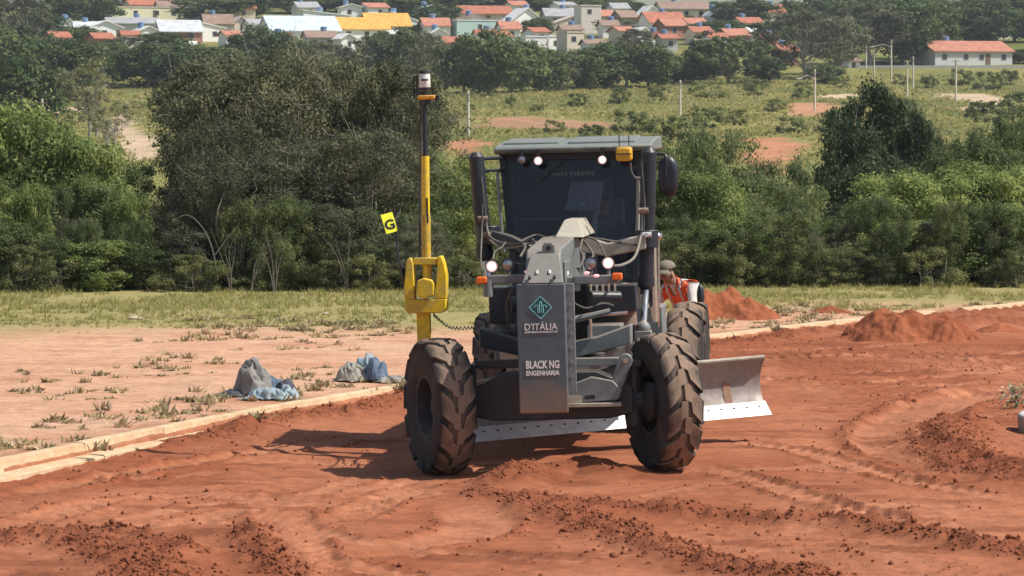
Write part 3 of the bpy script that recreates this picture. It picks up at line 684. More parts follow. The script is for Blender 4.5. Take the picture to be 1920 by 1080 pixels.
# --- belt of trees and bushes behind the worksite
B = 'belt of trees and bushes behind the worksite'
L1 = 'bright broad-leaved bush beside the grey dry trees'
L2 = 'dull green bush beside the grey dry trees'
L3 = 'tall grey-olive half-dry tree behind the yellow mast'
L4 = 'dark green tree standing behind the grey dry thicket'
L5 = 'bright green rounded bush right of the cab mirror'
L6 = 'mid green bush in the thicket right of the machine'
L7 = 'large bright green bush beside the tall dark tree'
L8 = 'pale olive low scrub at the foot of the thicket right of the machine'
L9 = 'pale olive low scrub at the foot of the thicket left of the machine'
for px, top, wp, d, key, lb in [
 (-30,215,230,84,'broad',L1),(60,235,210,81,'broad',L1),(150,268,190,80,'broad',L1),(215,300,170,82,'mid',L2),(110,350,260,78,'mid',L2),(20,360,200,78,'mid',L2),(240,380,180,79,'mid',L2),
 (40,430,200,76.5,'mid',L2),(170,455,170,76,'broad',L1),(265,460,150,76.5,'mid',L2),
 (400,230,200,79,'dry',L3),(420,120,260,84,'dry',L3),(520,95,270,82,'dry',L3),(610,110,260,84,'dry',L3),(700,120,230,82,'dry',L3),(770,170,200,84,'dry',L3),(560,260,250,78,'dry',L3),(680,250,240,78,'dry',L3),(460,300,220,77.5,'dry',L3),(790,320,170,79,'mid',L3.replace('tall grey-olive half-dry','short greener')),(352,360,120,79,'dry',L3),(850,300,150,83,'broad','bright leaved bush filling the gap between mast and cab'),(620,380,200,76.8,'dry',L3),(730,400,190,77,'mid',L3.replace('tall grey-olive half-dry','short greener')),
 (380,420,170,77,'dry',L3),
 (450,170,200,100,'dark',L4),(680,170,220,100,'dark',L4),(372,240,130,92,'dark',L4),
 (900,330,160,84,'mid','mid green bush seen between the left cylinder and the cab'),(940,440,160,79,'mid','low green bush behind the headlamps'),
 (1020,330,220,90,'mid','green bush hidden behind the cab'),(1150,320,200,88,'mid','green bush half hidden behind the right cylinder'),
 (1270,335,170,81,'broad',L5),(1340,330,150,82,'broad',L5),(1370,410,140,80,'broad',L5),(1300,430,170,78.5,'mid',L6),(1400,380,150,86,'mid',L6),
 (1470,350,160,95,'mid',L6),(1440,430,150,82,'mid',L6),(1510,440,150,81,'mid',L6),(1560,420,150,84,'broad',L6.replace('mid','light')),(1600,455,130,81,'mid',L6),
 (1690,335,200,82,'broad',L7),(1780,320,210,84,'broad',L7),(1860,335,200,82,'broad',L7),(1930,320,180,83,'broad',L7),(1720,420,180,79,'broad',L7),(1820,410,190,79,'broad',L7),(1910,420,170,79,'mid',L6),(1650,430,140,80,'mid',L6),
 (1300,270,170,110,'mid',L6),(1390,320,130,105,'mid',L6),(1230,260,160,120,'mid',L6),(1480,300,150,125,'mid',L6),(1850,260,220,115,'mid',L6),(1920,220,180,120,'mid',L6),(1340,250,150,150,'mid',L6),
 (1655,155,230,140,'dark','tall dark tree rising above the bushes on the right'),(1590,215,150,135,'dark','smaller dark tree at the left shoulder of the tall dark tree'),(1740,210,130,136,'dark','smaller dark tree at the right shoulder of the tall dark tree'),(1650,290,240,118,'dark','dark tree filling the shaded hollow below the tall dark tree'),
 (1810,250,130,150,'mid',L6),
]:
    if lb in (L1,L2,L3,L6,L7): lb += ' at the edge of the grass' if d < 79 else ', back row' if d >= 84 else ', middle row'
    lb = ' '.join(lb.split()[:16])
    ptree(key, px, top, wp, d, lb, 'tree' if top < 260 else 'bush', 'tree' if top < 260 else 'bush', B)
for k in range(16):
    px = random.uniform(-10,290); ptree(random.choice(('broad','mid','mid','dry')), px, random.uniform(330,470), random.uniform(70,130), random.uniform(75.8,78), 'small leafy bush low in the thicket left of the grey dry trees', 'bush', 'bush', B)
for k in range(30):
    px = random.uniform(1240,1930); ptree(random.choice(('broad','mid','mid','dry','scrub')), px, random.uniform(360,480), random.uniform(60,130), random.uniform(77.5,81), 'small leafy bush low in the thicket right of the machine', 'bush', 'bush', B)
for k in range(12):
    px = random.uniform(300,860); ptree(random.choice(('mid','dry','dry','scrub')), px, random.uniform(330,460), random.uniform(70,130), random.uniform(75.8,77.5), 'small half-dry bush at the front of the grey dry thicket', 'bush', 'bush', B)
for px in range(-20,880,52): ptree('scrub', px+random.uniform(-15,15), random.uniform(455,500), random.uniform(95,140), random.uniform(75.2,77), L9, 'scrub_bush', 'bush', B)
for px in range(900,1940,54): ptree('scrub', px+random.uniform(-15,15), random.uniform(445,490), random.uniform(95,140), random.uniform(77,79.5), L8, 'scrub_bush', 'bush', B)
# --- bare pale stems and arching dead limbs in the dry thicket
DEADW = paint('dead_wood', (.13,.115,.095), .95, dust=.3, dscale=3, dcol=(.28,.25,.21), bmp=.6)
def deadwood(px, row, d, pts, label, r=.014):
    x = pt(px,d); z = gz(x,d); mb = MB()
    for q in pts:
        p = catmull([(a,b_,c) for a,b_,c in q],4); k = len(p); mb.tube(p, [r*(1.1-.8*i/(k-1)) for i in range(k)], 5)
    return tag(mb.build('dead_branch', DEADW), label, 'dead branch', 'pale dead stems in the dry thicket'), mb
for px in (432,468,515,650):
    d = 75.0+random.uniform(-.5,.4); x = pt(px,d); s = random.uniform(.55,.85); q = []
    for k in range(4):
        a = random.uniform(-.5,.5); q.append([(0,0,-.1),(a*.2,.05,.5*s),(a*.5+random.uniform(-.1,.1),.1,1.0*s),(a*1.1,.1,(1.35+.4*random.random())*s)])
    o, _ = deadwood(px, 0, d, q, 'pale bare stems rising at the foot of the grey dry thicket'); o.location = (x,d,gz(x,d))
o, _ = deadwood(370, 0, 75, [[(.35,0,0),(.25,0,.6),(.05,0,1.05),(-.25,0,1.3),(-.5,-.1,1.2)],[(.3,0,.5),(.6,0,.9),(.8,0,1.1)],[(.15,0,.9),(-.2,.1,.9),(-.4,.1,.65)]], 'arching bleached dead limb bent over the left edge of the dry thicket', .018)
o.location = (pt(375,75),75,gz(pt(375,75),75)+.25)
# --- the opposite slope: scattered bushes, the trees below the houses, the trees among and above them
T1 = 'dark green round tree in the row below the houses'
T2 = 'grey-green thin-leaved tree in the row below the houses'
T3 = 'dark tree standing between the houses of the town'
T4 = 'tree on the skyline above the houses'
FG = 'trees of the far slope'
def far_label(lb, px, base, top, key):
    """single a tree of the town out by the house it stands nearest to"""
    if lb not in (T1,T2,T3,T4): return lb
    r = (base+top)/2; hp = min(HPIX, key=lambda h: abs(h[0]-px)+1.3*abs(h[1]-r))
    rel = 'downhill of' if r-hp[1] > 22 else 'uphill of' if hp[1]-r > 14 else 'beside'
    return ' '.join((('grey-green' if key == 'farg' else 'dark green')+' tree '+rel+' the '+hp[2]).split()[:16])
for px, base, top, wp, key, lb in [
 (40,250,110,150,'far',T1),(-10,200,60,160,'far',T1),(110,180,70,150,'far',T1),(30,150,50,150,'far',T1),(200,160,80,130,'far',T1),(280,165,85,140,'far',T1),(340,160,75,130,'far',T1),(400,150,90,130,'far',T1),(250,130,70,110,'farg',T2),
 (160,260,105,120,'thin','thin tree with sparse crown beside the pinkish dirt road'),(205,290,180,100,'thin','almost bare small tree in front of the pinkish dirt road'),
 (40,120,-10,140,'farg','tall bare grey tree at the far left of the town'),(480,140,50,120,'far',T1),(450,110,80,90,'far',T1),(540,130,70,120,'far',T1),(610,135,80,110,'farg',T2),(690,140,75,120,'farg',T2),(760,150,58,120,'far',T1),(720,120,60,90,'far',T1),
 (800,165,60,100,'farg',T2),(870,175,68,110,'far',T1),(915,180,60,120,'far',T1),(960,175,72,110,'far',T1),(1010,172,90,100,'far',T1),(1050,170,95,100,'farg',T2),(1090,168,95,110,'far',T1),(1140,166,80,120,'far',T1),(1175,165,78,110,'farg',T2),(1215,165,80,110,'far',T1),(1110,160,100,90,'far',T1),(1255,150,100,60,'far',T1),
 (1320,150,38,95,'cone','dark tiered conifer-like tree left of the flat-crowned tree'),(1365,158,70,185,'flat','wide flat-crowned dark tree below the red roofs'),(1300,155,110,100,'far',T1),(1430,155,105,90,'far',T1),
 (1510,150,20,165,'farg','large grey bare-branched tree beside the street lamps'),(1570,140,30,130,'farg',T2),(1630,125,5,170,'farg',T2),(1690,120,-5,140,'far',T1),(1740,112,5,110,'far',T1),(1600,100,-10,120,'far',T4),(1530,85,-5,120,'far',T4),(1550,158,120,70,'far',T1),
 (1850,85,5,130,'far',T3),(1900,80,-10,120,'far',T3),(1820,60,-5,110,'far',T3),(1930,120,90,80,'far',T1),(1800,75,50,70,'far',T3),
 (1160,70,35,90,'farg',T3),(1190,95,55,80,'farg',T3),(1010,75,33,50,'far',T3),(880,60,30,60,'far',T3),(820,55,8,90,'far',T3),(780,70,48,80,'far',T1),(1340,75,38,110,'far',T3),(1390,50,-2,120,'far',T3),(1450,90,40,80,'far',T3),(1290,50,30,60,'far',T3),(1420,100,60,90,'farg',T3),
 (100,60,-10,120,'far',T3),(170,45,-8,110,'far',T3),(60,90,20,110,'far',T3),(300,100,60,90,'far',T3),(150,90,50,80,'far',T3),(400,38,-6,120,'far',T3),(460,35,-10,120,'far',T3),(500,65,40,80,'far',T3),(550,25,-15,130,'far',T4),(610,22,-14,130,'far',T4),(670,24,-12,130,'far',T4),(740,30,-10,120,'far',T4),(700,30,0,90,'far',T3),(790,26,-12,120,'far',T4),(850,18,-12,110,'far',T4),(910,14,-14,110,'far',T4),(970,16,-12,110,'far',T4),(1030,20,-10,110,'far',T4),(1090,16,-10,110,'far',T4),(1140,20,-5,90,'far',T4),(1180,26,4,70,'far',T3),(480,20,-15,110,'far',T4),(330,22,-12,110,'far',T4),(220,16,-14,110,'far',T4),(1350,20,4,90,'far',T4),(1480,40,5,110,'far',T4),(1760,35,0,90,'far',T4),(1700,40,-10,100,'far',T4),(1640,40,-8,110,'far',T4),
]:
    X, d = hill(px, base); plant(key, X, d, CH-(top-HY)/F*d-float(tz(X,d)), wp/2/F*d, far_label(lb,px,base,top,key), 'tree', 'tree', FG)
BL = 'rounded green bush scattered on the open grassy slope'
for px, row, wp in [(1160,195,50),(1240,190,46),(1330,185,60),(1420,180,55),(1500,185,50),(1010,215,34),(1080,200,40),(960,200,30),(1180,250,70),(1320,240,70),(1290,262,80),(1230,262,70),(1380,235,50),(1600,215,60),(1560,250,70),(1700,215,50),(1850,170,60),(1890,160,50),(1800,160,50),(1740,165,40),(1900,215,70),(1845,230,70),(1895,245,70),(300,190,40),(262,205,26),(320,240,60),(130,235,50),(110,265,60),(60,270,60),(880,210,26),(1040,250,40),(1110,262,50),(1480,250,50),(1650,195,50),(1450,210,40),(1580,165,40),(1690,160,34)]:
    X, d = hill(px, row); plant('fbush', X, d, wp/F*d*.55, wp/2/F*d, BL, 'field_bush', 'bush', 'bushes on the open grassy slope')
# --- grass: sheets of blades nobody could count
def grass(name, P, hgt, wid, mat, seed, label, lean=.35, per=5):
    rg = np.random.default_rng(seed); k = len(P)*per
    B0 = np.repeat(P, per, 0)+np.c_[rg.normal(0,1,(k,2))*np.repeat(hgt,per)[:,None]*.28, np.zeros(k)]
    h = np.repeat(hgt,per)*rg.uniform(.5,1.2,k); a = rg.uniform(0,6.28,k); wv = np.c_[np.cos(a),np.sin(a),np.zeros(k)]*(np.repeat(wid,per)*rg.uniform(.6,1.3,k))[:,None]
    tip = B0+np.c_[rg.normal(0,lean,(k,2))*h[:,None], h]
    V = np.stack([B0-wv-np.array((0,0,.02)), B0+wv-np.array((0,0,.02)), tip],1).reshape(-1,3)
    rnd = np.clip(np.repeat(rg.normal(.5,.22,len(P)),per)+rg.normal(0,.12,k),0,1)
    me = np_mesh(name, V, np.arange(3*k).reshape(k,3), {'rnd': np.repeat(rnd,3)}); me.materials.append(mat)
    return tag(link(bpy.data.objects.new(name, me)), label, 'grass', kind='stuff')
L_GRASS = leafm('grass_blade', [(.23,.25,.07),(.34,.33,.11),(.46,.41,.17),(.56,.47,.25)], .5)
L_GRASSF = leafm('grass_field', [(.18,.19,.055),(.27,.26,.08),(.36,.34,.125),(.42,.37,.17)], .5)
rg = np.random.default_rng(5)
gx = rg.uniform(-14,16,26000); gy = rg.uniform(56,84,26000)
gs = gx-kx(gy); edge = np.where(gx < 1.5, 61.5, 66.5)+1.5*fbm(gx/1.5,gy/1.5,101,3)
keep = (gs < -.7)&(fbm(gx/1.2,gy/2.5,113,3) > -.35+.25*rg.random(26000))&((gy > edge)|((rg.random(26000) < .03)&(gy > 58)))
gx, gy = gx[keep], gy[keep]; zz = near(gx,gy)
grass('meadow_grass', np.c_[gx,gy,zz], .04+.11*rg.random(len(gx))*sst(60,70,gy)*(.6+.7*vn(gx/.8,gy/1.5,111)), np.full(len(gx),.012), L_GRASS, 6, 'strip of green and straw coloured grass in front of the trees', .7, 7)
fx = []; 
hx = rg.uniform(-95,95,30000); hy = 270+400*rg.random(30000)**.8
k = (abs(hx) < hy*.15)
hx, hy = hx[k], hy[k]
cc = [c for c in hill_me.materials]  # field tufts avoid the bare patches
ci = np.argmin  # noqa
ti_y = np.clip(np.searchsorted(ty, hy)-1,0,len(ty)-2); ti_x = np.clip(np.searchsorted(tx, hx)-1,0,len(tx)-2)
isg = (hc.reshape(len(ty),len(tx),3)[ti_y,ti_x,0] < hc.reshape(len(ty),len(tx),3)[ti_y,ti_x,1]*1.25)
hx, hy = hx[isg], hy[isg]
grass('field_grass', np.c_[hx,hy,tz(hx,hy)], .18+.3*rg.random(len(hx)), np.full(len(hx),.20), L_GRASSF, 8, 'rough meadow grass covering the open far slope', .9, 3)
# --- weeds on the bare verge
def weed_mesh(seed, n, h):
    """tuft of thin upright blades leaning outwards from a few crowns"""
    rg = np.random.default_rng(seed); c = rg.normal(0,.16,(5,2)); k = rg.integers(0,5,n); B0 = np.c_[c[k]+rg.normal(0,.03,(n,2)), np.full(n,-.01)]
    a = rg.uniform(0,6.28,n); L = h*rg.uniform(.35,1.15,n)*np.array((.6,1,.8,.5,.9))[k]; ln = rg.uniform(.2,1.0,n)
    tip = B0+np.c_[np.cos(a)*L*ln, np.sin(a)*L*ln, L*np.sqrt(1.15-ln**2*.9)]; wv = np.c_[-np.sin(a),np.cos(a),np.zeros(n)]*.008
    mid = (B0+tip)/2+np.c_[np.zeros((n,2)),L*.12]
    V = np.stack([B0-wv,B0+wv,mid+wv*1.2,mid-wv*1.2,tip],1).reshape(-1,3); b_ = np.arange(n)[:,None]*5
    f = np.concatenate([b_+np.array((0,1,2)),b_+np.array((0,2,3)),b_+np.array((3,2,4))])
    me = np_mesh('weed_tuft', V, f, {'rnd': np.repeat(rg.random(n),5)}); me.materials.append(L_WEED); return me
L_WEED = leafm('weed_leaf', [(.26,.23,.11),(.40,.32,.18),(.54,.42,.27)], .3)
WM = [weed_mesh(s, 120, .13) for s in (1,2,3,4)]
WP = [(60,735),(95,715),(130,738),(35,700),(180,702),(270,688),(300,680),(150,750),(200,735),(320,690),(340,672),(260,705),(420,682),(350,700),(560,655),(590,645),(410,615),(440,612),(480,622),(520,620),(560,612),(600,622),(640,618),(690,620),(720,630),(500,598),(330,640),(700,610),(660,632),(745,620),(455,600),(580,690),(590,705),(560,712),(565,730),(655,712),(690,712),(400,745),(1360,625),(1400,615),(1450,610),(1500,603),(1550,600),(1600,590),(1480,585),(1420,590),(1350,605),(1380,600),(1700,575),(1830,572)]
_w = random.Random(9); WP += [(a_, 880-a_*.2-_w.uniform(14,60)) for a_ in (_w.uniform(0,740) for _ in range(34))]+[(_w.uniform(1340,1620),_w.uniform(575,625)) for _ in range(16)]+[(_w.uniform(380,760),_w.uniform(600,635)) for _ in range(18)]
for i, (a,b_) in enumerate(WP):
    x, y = flat(a,b_,.09)
    if x-float(kx(y)) > -.42: continue
    o = empty('weed_tuft'); link(bpy.data.objects.new('foliage', WM[i%4]), o); s = random.uniform(.6,1.25); o.scale = (s*1.7,s*1.3,s*random.uniform(.6,1.1)); o.location = (x,y,gz(x,y)-.01); o.rotation_euler.z = random.uniform(0,6.28)
    tag(o, 'small dry olive weed tuft growing on the bare verge by the kerb', 'weed', 'weed tufts on the bare verge')
# ================================================================== MOTOR GRADER
GX, YAW = .40, R(5.2)
gr = empty('motor_grader', (GX, GY, -.015), (0, -ROLL, -YAW))
tag(gr, 'dark grey motor grader with yellow mast and lit headlamps on the red earth', 'motor grader')
def G(px, row, y):
    """local point of the grader at a photo pixel and a depth y behind the front axle"""
    d = GY+y*math.cos(YAW); X = (px-CX)/F*d-GX; Zw = CH-(row-HY)/F*d
    xl = (X-y*math.sin(YAW))/math.cos(YAW)
    return Vector((xl+Zw*math.sin(ROLL), y, Zw-xl*math.sin(ROLL)))
def machine(name, col, rough=.45, metal=0., dust=.3, up=.75, dcol=(.34,.28,.20), low=None, bmp=.15, dscale=5, spec=.5):
    """machine paint: film of dust in patches, more of it on upward faces, optional mud towards local height low"""
    if name in MC: return MC[name]
    m = paint(name, col, rough, metal, dust, dscale, (.21,.185,.16), bmp, spec=spec); n = m.node_tree; b = n.nodes['Principled BSDF']
    src = b.inputs['Base Color'].links[0].from_socket
    ge = n.nodes.new('ShaderNodeNewGeometry'); sx = n.nodes.new('ShaderNodeSeparateXYZ'); n.links.new(ge.outputs['Normal'], sx.inputs[0])
    mu = n.nodes.new('ShaderNodeMath'); mu.operation = 'MULTIPLY'
    n.links.new(ramp(n, sx.outputs[2], .35, .95, 0, up), mu.inputs[0]); n.links.new(ramp(n, noise(n, 9, 6, .7), .25, .55, .35, 1), mu.inputs[1])
    c = mixc(n, mu.outputs[0], src, dcol)
    if low:
        tc = n.nodes.new('ShaderNodeTexCoord'); sz = n.nodes.new('ShaderNodeSeparateXYZ'); n.links.new(tc.outputs['Object'], sz.inputs[0])
        ad = n.nodes.new('ShaderNodeMath'); ad.operation = 'MULTIPLY_ADD'; ad.inputs[1].default_value = .5
        n.links.new(noise(n, 5, 7, .65), ad.inputs[0]); n.links.new(sz.outputs[2], ad.inputs[2])
        c = mixc(n, ramp(n, ad.outputs[0], low[0]+.25, low[1]+.25, .85, 0), c, (.25,.155,.10))
    n.links.new(c, b.inputs['Base Color']); return m
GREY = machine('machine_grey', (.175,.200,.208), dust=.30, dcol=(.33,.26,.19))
GREY_SHADED = machine('machine_grey_shaded', (.030,.034,.040), dust=.15, up=.35)  # machine grey darkened so the colour carries the shade around axle and left side
PLATE = machine('plate_grey', (.082,.112,.132), dust=.14, up=.4, low=(.62,.98), rough=.5)
BLACK = machine('machine_black', (.017,.022,.033), .4, dust=.06, up=.25)
BLACK2 = machine('matt_black', (.022,.023,.026), .75, dust=.15, up=.2)
RUB = machine('hose_rubber', (.045,.046,.048), .55, dust=.35, up=.5)
STEEL = machine('worn_steel', (.74,.75,.76), .38, .35, dust=.14, up=.2)
CHROME = machine('rod_chrome', (.62,.62,.62), .18, .9, dust=.25, up=.1)
MOLD = machine('moldboard_steel', (.27,.235,.22), .5, .2, dust=.5, up=.4, dscale=3)
YELL = machine('mast_yellow', (.84,.57,.012), .5, dust=.42, up=.25, dscale=7)
YELD = machine('mast_yellow_worn', (.62,.40,.03), .5, dust=.5, up=.25, dscale=9)
TYRE = machine('tyre_rubber', (.050,.045,.043), .88, dust=.25, up=.2, dcol=(.24,.18,.13), bmp=.5, dscale=3.5, spec=.2)
RIM = machine('rim_paint', (.028,.028,.033), .7, dust=.2, up=.2)
ROOF = machine('roof_grey', (.17,.195,.185), .55, dust=.25, up=.45, dcol=(.27,.27,.225))
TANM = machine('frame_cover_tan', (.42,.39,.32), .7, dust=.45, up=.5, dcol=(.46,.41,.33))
WHITE = paint('lettering_white', (.80,.80,.76), .6, dust=.1, bmp=0)
TEAL = paint('emblem_teal', (.22,.56,.55), .5, dust=.05, bmp=0); TEALD = paint('emblem_dark', (.02,.10,.115), .5, dust=.05, bmp=0)
ORANGE = paint('signal_orange', (.85,.16,.02), .25, dust=.05, bmp=0)
LENS = emit('lamp_lens_lit', (1,.84,.74), .95); PINK_GLOW = emit('pink_glow', (1,.45,.50), .6)
REFL = emit('lamp_reflector', (.9,.68,.66), .32)
LENSOFF = paint('lamp_lens_off', (.36,.36,.36), .12, .6, dust=.15, bmp=0)
GLASS = glass('cab_glass', (.70,.73,.80), 1.38, .035)
def P(mb, name, mat, parent=gr, bevel=0., smooth=35): return mb.build(name, mat, parent, bevel, smooth)
def text(body, size, mat, parent, c, width=None, bold=0., extrude=.002):
    """raised lettering facing the viewer (-Y), centred at c"""
    cu = bpy.data.curves.new('t','FONT'); cu.body = body; cu.size = size; cu.align_x = 'CENTER'; cu.extrude = extrude; cu.offset = bold; cu.resolution_u = 3
    t = bpy.data.objects.new('t', cu); S.collection.objects.link(t); dg = bpy.context.evaluated_depsgraph_get()
    me = bpy.data.meshes.new_from_object(t.evaluated_get(dg)); bpy.data.objects.remove(t)
    x = [v.co.x for v in me.vertices]; w0 = max(x)-min(x); xm = (max(x)+min(x))/2; k = (width/w0) if width else 1
    for v in me.vertices: v.co = Vector((c[0]+(v.co.x-xm)*k, c[1]-v.co.z, c[2]+v.co.y))
    me.materials.clear(); me.materials.append(mat); me.name = 'lettering'
    return link(bpy.data.objects.new('lettering', me), parent)
# ---- wheels
def tyre_mesh():
    mb = MB()
    prof = [(-.125,.30),(-.155,.335),(-.178,.42),(-.182,.50),(-.170,.565),(-.148,.612),(-.09,.636),(0,.643),(.09,.636),(.148,.612),(.170,.565),(.182,.50),(.178,.42),(.155,.335),(.125,.30)]
    mb.lathe(prof, n=64, closed=True)
    nl = 13
    for side in (-1,1):
        for k in range(nl):
            a0 = 2*math.pi*(k+(.5 if side > 0 else 0))/nl
            #   across, top radius, root radius, sweep angle, half angle top, half angle root
            st = [(-.012,.664,.615,.00,.115,.130),(.048,.664,.615,.04,.125,.140),(.060,.663,.615,.15,.160,.175),(.11,.660,.605,.22,.172,.188),(.155,.650,.585,.29,.178,.194),(.186,.622,.555,.33,.172,.186),(.190,.575,.54,.34,.135,.145)]
            V = []
            for wv, rt, rb, sw, ht, hr in st:
                for r, da in ((rb,-hr),(rt,-ht),(rt,ht),(rb,hr)):
                    t = a0+sw+da; wv2 = wv if r == rt else min(wv,.165)
                    V.append((side*wv2, r*math.cos(t), r*math.sin(t)))
            m_ = len(st); fs = [(i*4+j,i*4+j+1,i*4+j+5,i*4+j+4) for i in range(m_-1) for j in range(3)]+[(0,1,2,3),((m_-1)*4+3,(m_-1)*4+2,(m_-1)*4+1,(m_-1)*4)]
            mb.add(V, fs)
    return mb.mesh('tyre', TYRE, 32)
def tread_dust():
    n = TYRE.node_tree; b = n.nodes['Principled BSDF']; src = b.inputs['Base Color'].links[0].from_socket
    tc = n.nodes.new('ShaderNodeTexCoord'); s_ = n.nodes.new('ShaderNodeSeparateXYZ'); n.links.new(tc.outputs['Object'], s_.inputs[0])
    cm = n.nodes.new('ShaderNodeCombineXYZ'); n.links.new(s_.outputs[1], cm.inputs[1]); n.links.new(s_.outputs[2], cm.inputs[2])
    ln = n.nodes.new('ShaderNodeVectorMath'); ln.operation = 'LENGTH'; n.links.new(cm.outputs[0], ln.inputs[0])
    ad = n.nodes.new('ShaderNodeMath'); ad.operation = 'MULTIPLY_ADD'; ad.inputs[1].default_value = .05; n.links.new(noise(n, 7, 6, .65), ad.inputs[0]); n.links.new(ln.outputs['Value'], ad.inputs[2])
    n.links.new(mixc(n, ramp(n, ad.outputs[0], .655, .682, 0, .9), src, (.29,.205,.15)), b.inputs['Base Color'])
tread_dust()
TYM = tyre_mesh()
def rim_mesh(inner):
    mb = MB()   # dish towards +x (outer) ; inner = side facing the machine
    mb.lathe([(-.15,.285),(-.15,.318),(-.125,.318),(-.11,.285),(.11,.285),(.125,.318),(.15,.318),(.15,.285),(.12,.27),(.02,.255),(-.02,.19),(-.03,.10),(-.03,.0)], n=40)
    mb.lathe([(-.03,.105),(.05,.10),(.07,.075),(.075,.0)], n=20)
    for i in range(10):
        t = i*math.pi/5; mb.cyl((-.03,.15*math.cos(t),.15*math.sin(t)),(.0,.15*math.cos(t),.15*math.sin(t)),.014,n=6)
    if inner: mb.lathe([(-.05,.2),(-.16,.19),(-.2,.12),(-.22,.0)], n=20)
    return mb.mesh('wheel', RIM, 40)
RIMM = rim_mesh(True)
def wheel(x, y, z, steer, flip, lab=None):
    o = link(bpy.data.objects.new('wheel', RIMM), gr); o.location = (x,y,z); o.rotation_euler = (random.uniform(0,6), 0, steer+(math.pi if flip else 0))
    link(bpy.data.objects.new('tyre', TYM), o); return o
ST = R(23)
wheel(-1.085, 0, .645, ST, True); wheel(1.075, 0, .645, ST, False)
for y in (5.3, 6.85):
    wheel(-1.06, y, .645, 0, True); wheel(1.06, y, .645, 0, False)
# ---- push plate, counterweight, emblem and lettering
PX0, PX1, PY = -.243, .218, -.76
pl = P(MB().bx(PX0, PX1, PY, PY+.05, .61, 1.835), 'front_plate', PLATE, bevel=.012)
P(MB().bx(-.20,.19,PY+.052,-.30,.72,1.80), 'counterweight', GREY, bevel=.01)
cxp = (PX0+PX1)/2-.005
def dia(r, y0, y1, c): return [(c[0]+r,y0,c[1]),(c[0],y0,c[1]+r),(c[0]-r,y0,c[1]),(c[0],y0,c[1]-r)]
ec = (cxp, 1.612)
mb = MB(); V = dia(.113,PY-.003,0,ec)+dia(.113,PY+.001,0,ec); mb.add(V,[(0,1,2,3),(4,7,6,5)]+[(i,4+i,4+(i+1)%4,(i+1)%4) for i in range(4)])
em = P(mb, 'emblem', TEALD, pl, smooth=0)
mb = MB()
for k in range(4):
    o1 = dia(.113,PY-.006,0,ec); i1 = dia(.098,PY-.006,0,ec); o2 = dia(.113,PY-.0035,0,ec); i2 = dia(.098,PY-.0035,0,ec); j = (k+1)%4
    mb.add([o1[k],o1[j],i1[j],i1[k],o2[k],o2[j],i2[j],i2[k]], [(0,1,2,3),(4,7,6,5),(0,4,5,1),(3,2,6,7),(0,3,7,4),(1,5,6,2)])
lw = .0085; yy = PY-.0055
sq = lambda pts: mb.tube([(ec[0]+a, yy, ec[1]+b_) for a,b_ in pts], lw*.62, 5)
sq([(-.062,.0),(-.042,.022),(-.026,.022),(-.026,-.045),(-.018,-.052)]); sq([(-.018,-.052),(-.010,-.045),(-.010,.045),(0,.058),(.010,.045),(.010,-.045),(.018,-.052)])
sq([(.018,-.052),(.026,-.045),(.026,.022),(.042,.022),(.062,.0)])
P(mb, 'emblem_lines', TEAL, pl, smooth=0)
text("D'ITÁLIA", .088, WHITE, pl, (cxp,PY-.003,1.400), .31, .0005)
text("EMPREENDIMENTOS", .024, WHITE, pl, (cxp,PY-.003,1.372), .31, .0006)
text("BLACK NG", .100, WHITE, pl, (cxp+.005,PY-.003,1.038), .315, .0034)
text("ENGENHARIA", .062, WHITE, pl, (cxp+.005,PY-.003,.972), .315, .0022)
fl = P(MB().bx(.222,.30,PY+.03,PY+.075,.80,1.83), 'bolt_flange', GREY, bevel=.004)
bolt = MB().cyl((0,0,0),(0,-.022,0),.0175,n=6).mesh('bolt', GREY)
for k in range(7):
    o = link(bpy.data.objects.new('bolt', bolt), fl); o.location = (.262, PY+.029, 1.76-k*.135)
# ---- nose: slanted plate, lifting eye, gooseneck frame
mb = MB(); yA, zA, yB, zB = PY+.0, 1.842, -.50, 2.115
mb.add([(-.185,yA,zA),(.205,yA,zA),(.150,yB,zB),(-.115,yB,zB),(-.185,yA+.035,zA-.02),(.205,yA+.035,zA-.02),(.150,yB+.03,zB-.03),(-.115,yB+.03,zB-.03)], [(0,1,2,3),(4,7,6,5),(0,4,5,1),(1,5,6,2),(2,6,7,3),(3,7,4,0)])
nz = P(mb, 'nose_plate', GREY, bevel=.006)
for x in (-.05,.07):
    o = MB().cyl((x,-.66,1.955),(x,-.69,1.925),.014,n=6); P(o,'bolt',STEEL,nz)
for x in (-.115,.12):
    P(MB().cyl((x,-.735,1.905),(x,-.76,1.885),.015,n=8), 'bolt', BLACK2, nz)
mb = MB(); c = G(1028,464,-.47); ring = []
out_ = [(c.x-.065,c.z-.07),(c.x+.065,c.z-.07),(c.x+.062,c.z+.03),(c.x+.035,c.z+.06),(c.x-.035,c.z+.06),(c.x-.055,c.z+.03)]
mb.prism(out_, -.50, -.44, 'y'); ey = P(mb, 'lifting_eye', GREY, bevel=.004)
P(MB().cyl((c.x+.005,-.495,c.z+.008),(c.x+.005,-.503,c.z+.008),.026,n=14), 'eye_hole', BLACK2, ey)
mb = MB(); mb.prism([(-.66,1.80),(-.47,2.105),(-.40,2.15),(.5,2.19),(1.3,2.22),(2.92,2.20),(2.92,1.72),(1.3,1.76),(.55,1.72),(.22,1.45),(.15,.95),(-.29,.95),(-.29,1.80)], -.165, .165, 'x')
P(mb, 'main_frame', GREY, bevel=.015)
mb = MB(); mb.bx(.166,.19,-.25,.35,1.62,2.02); P(mb,'frame_side_plate',GREY,bevel=.006)
lb = P(MB().bx(.190,.196,-.12,.06,1.70,1.92), 'decal', WHITE)
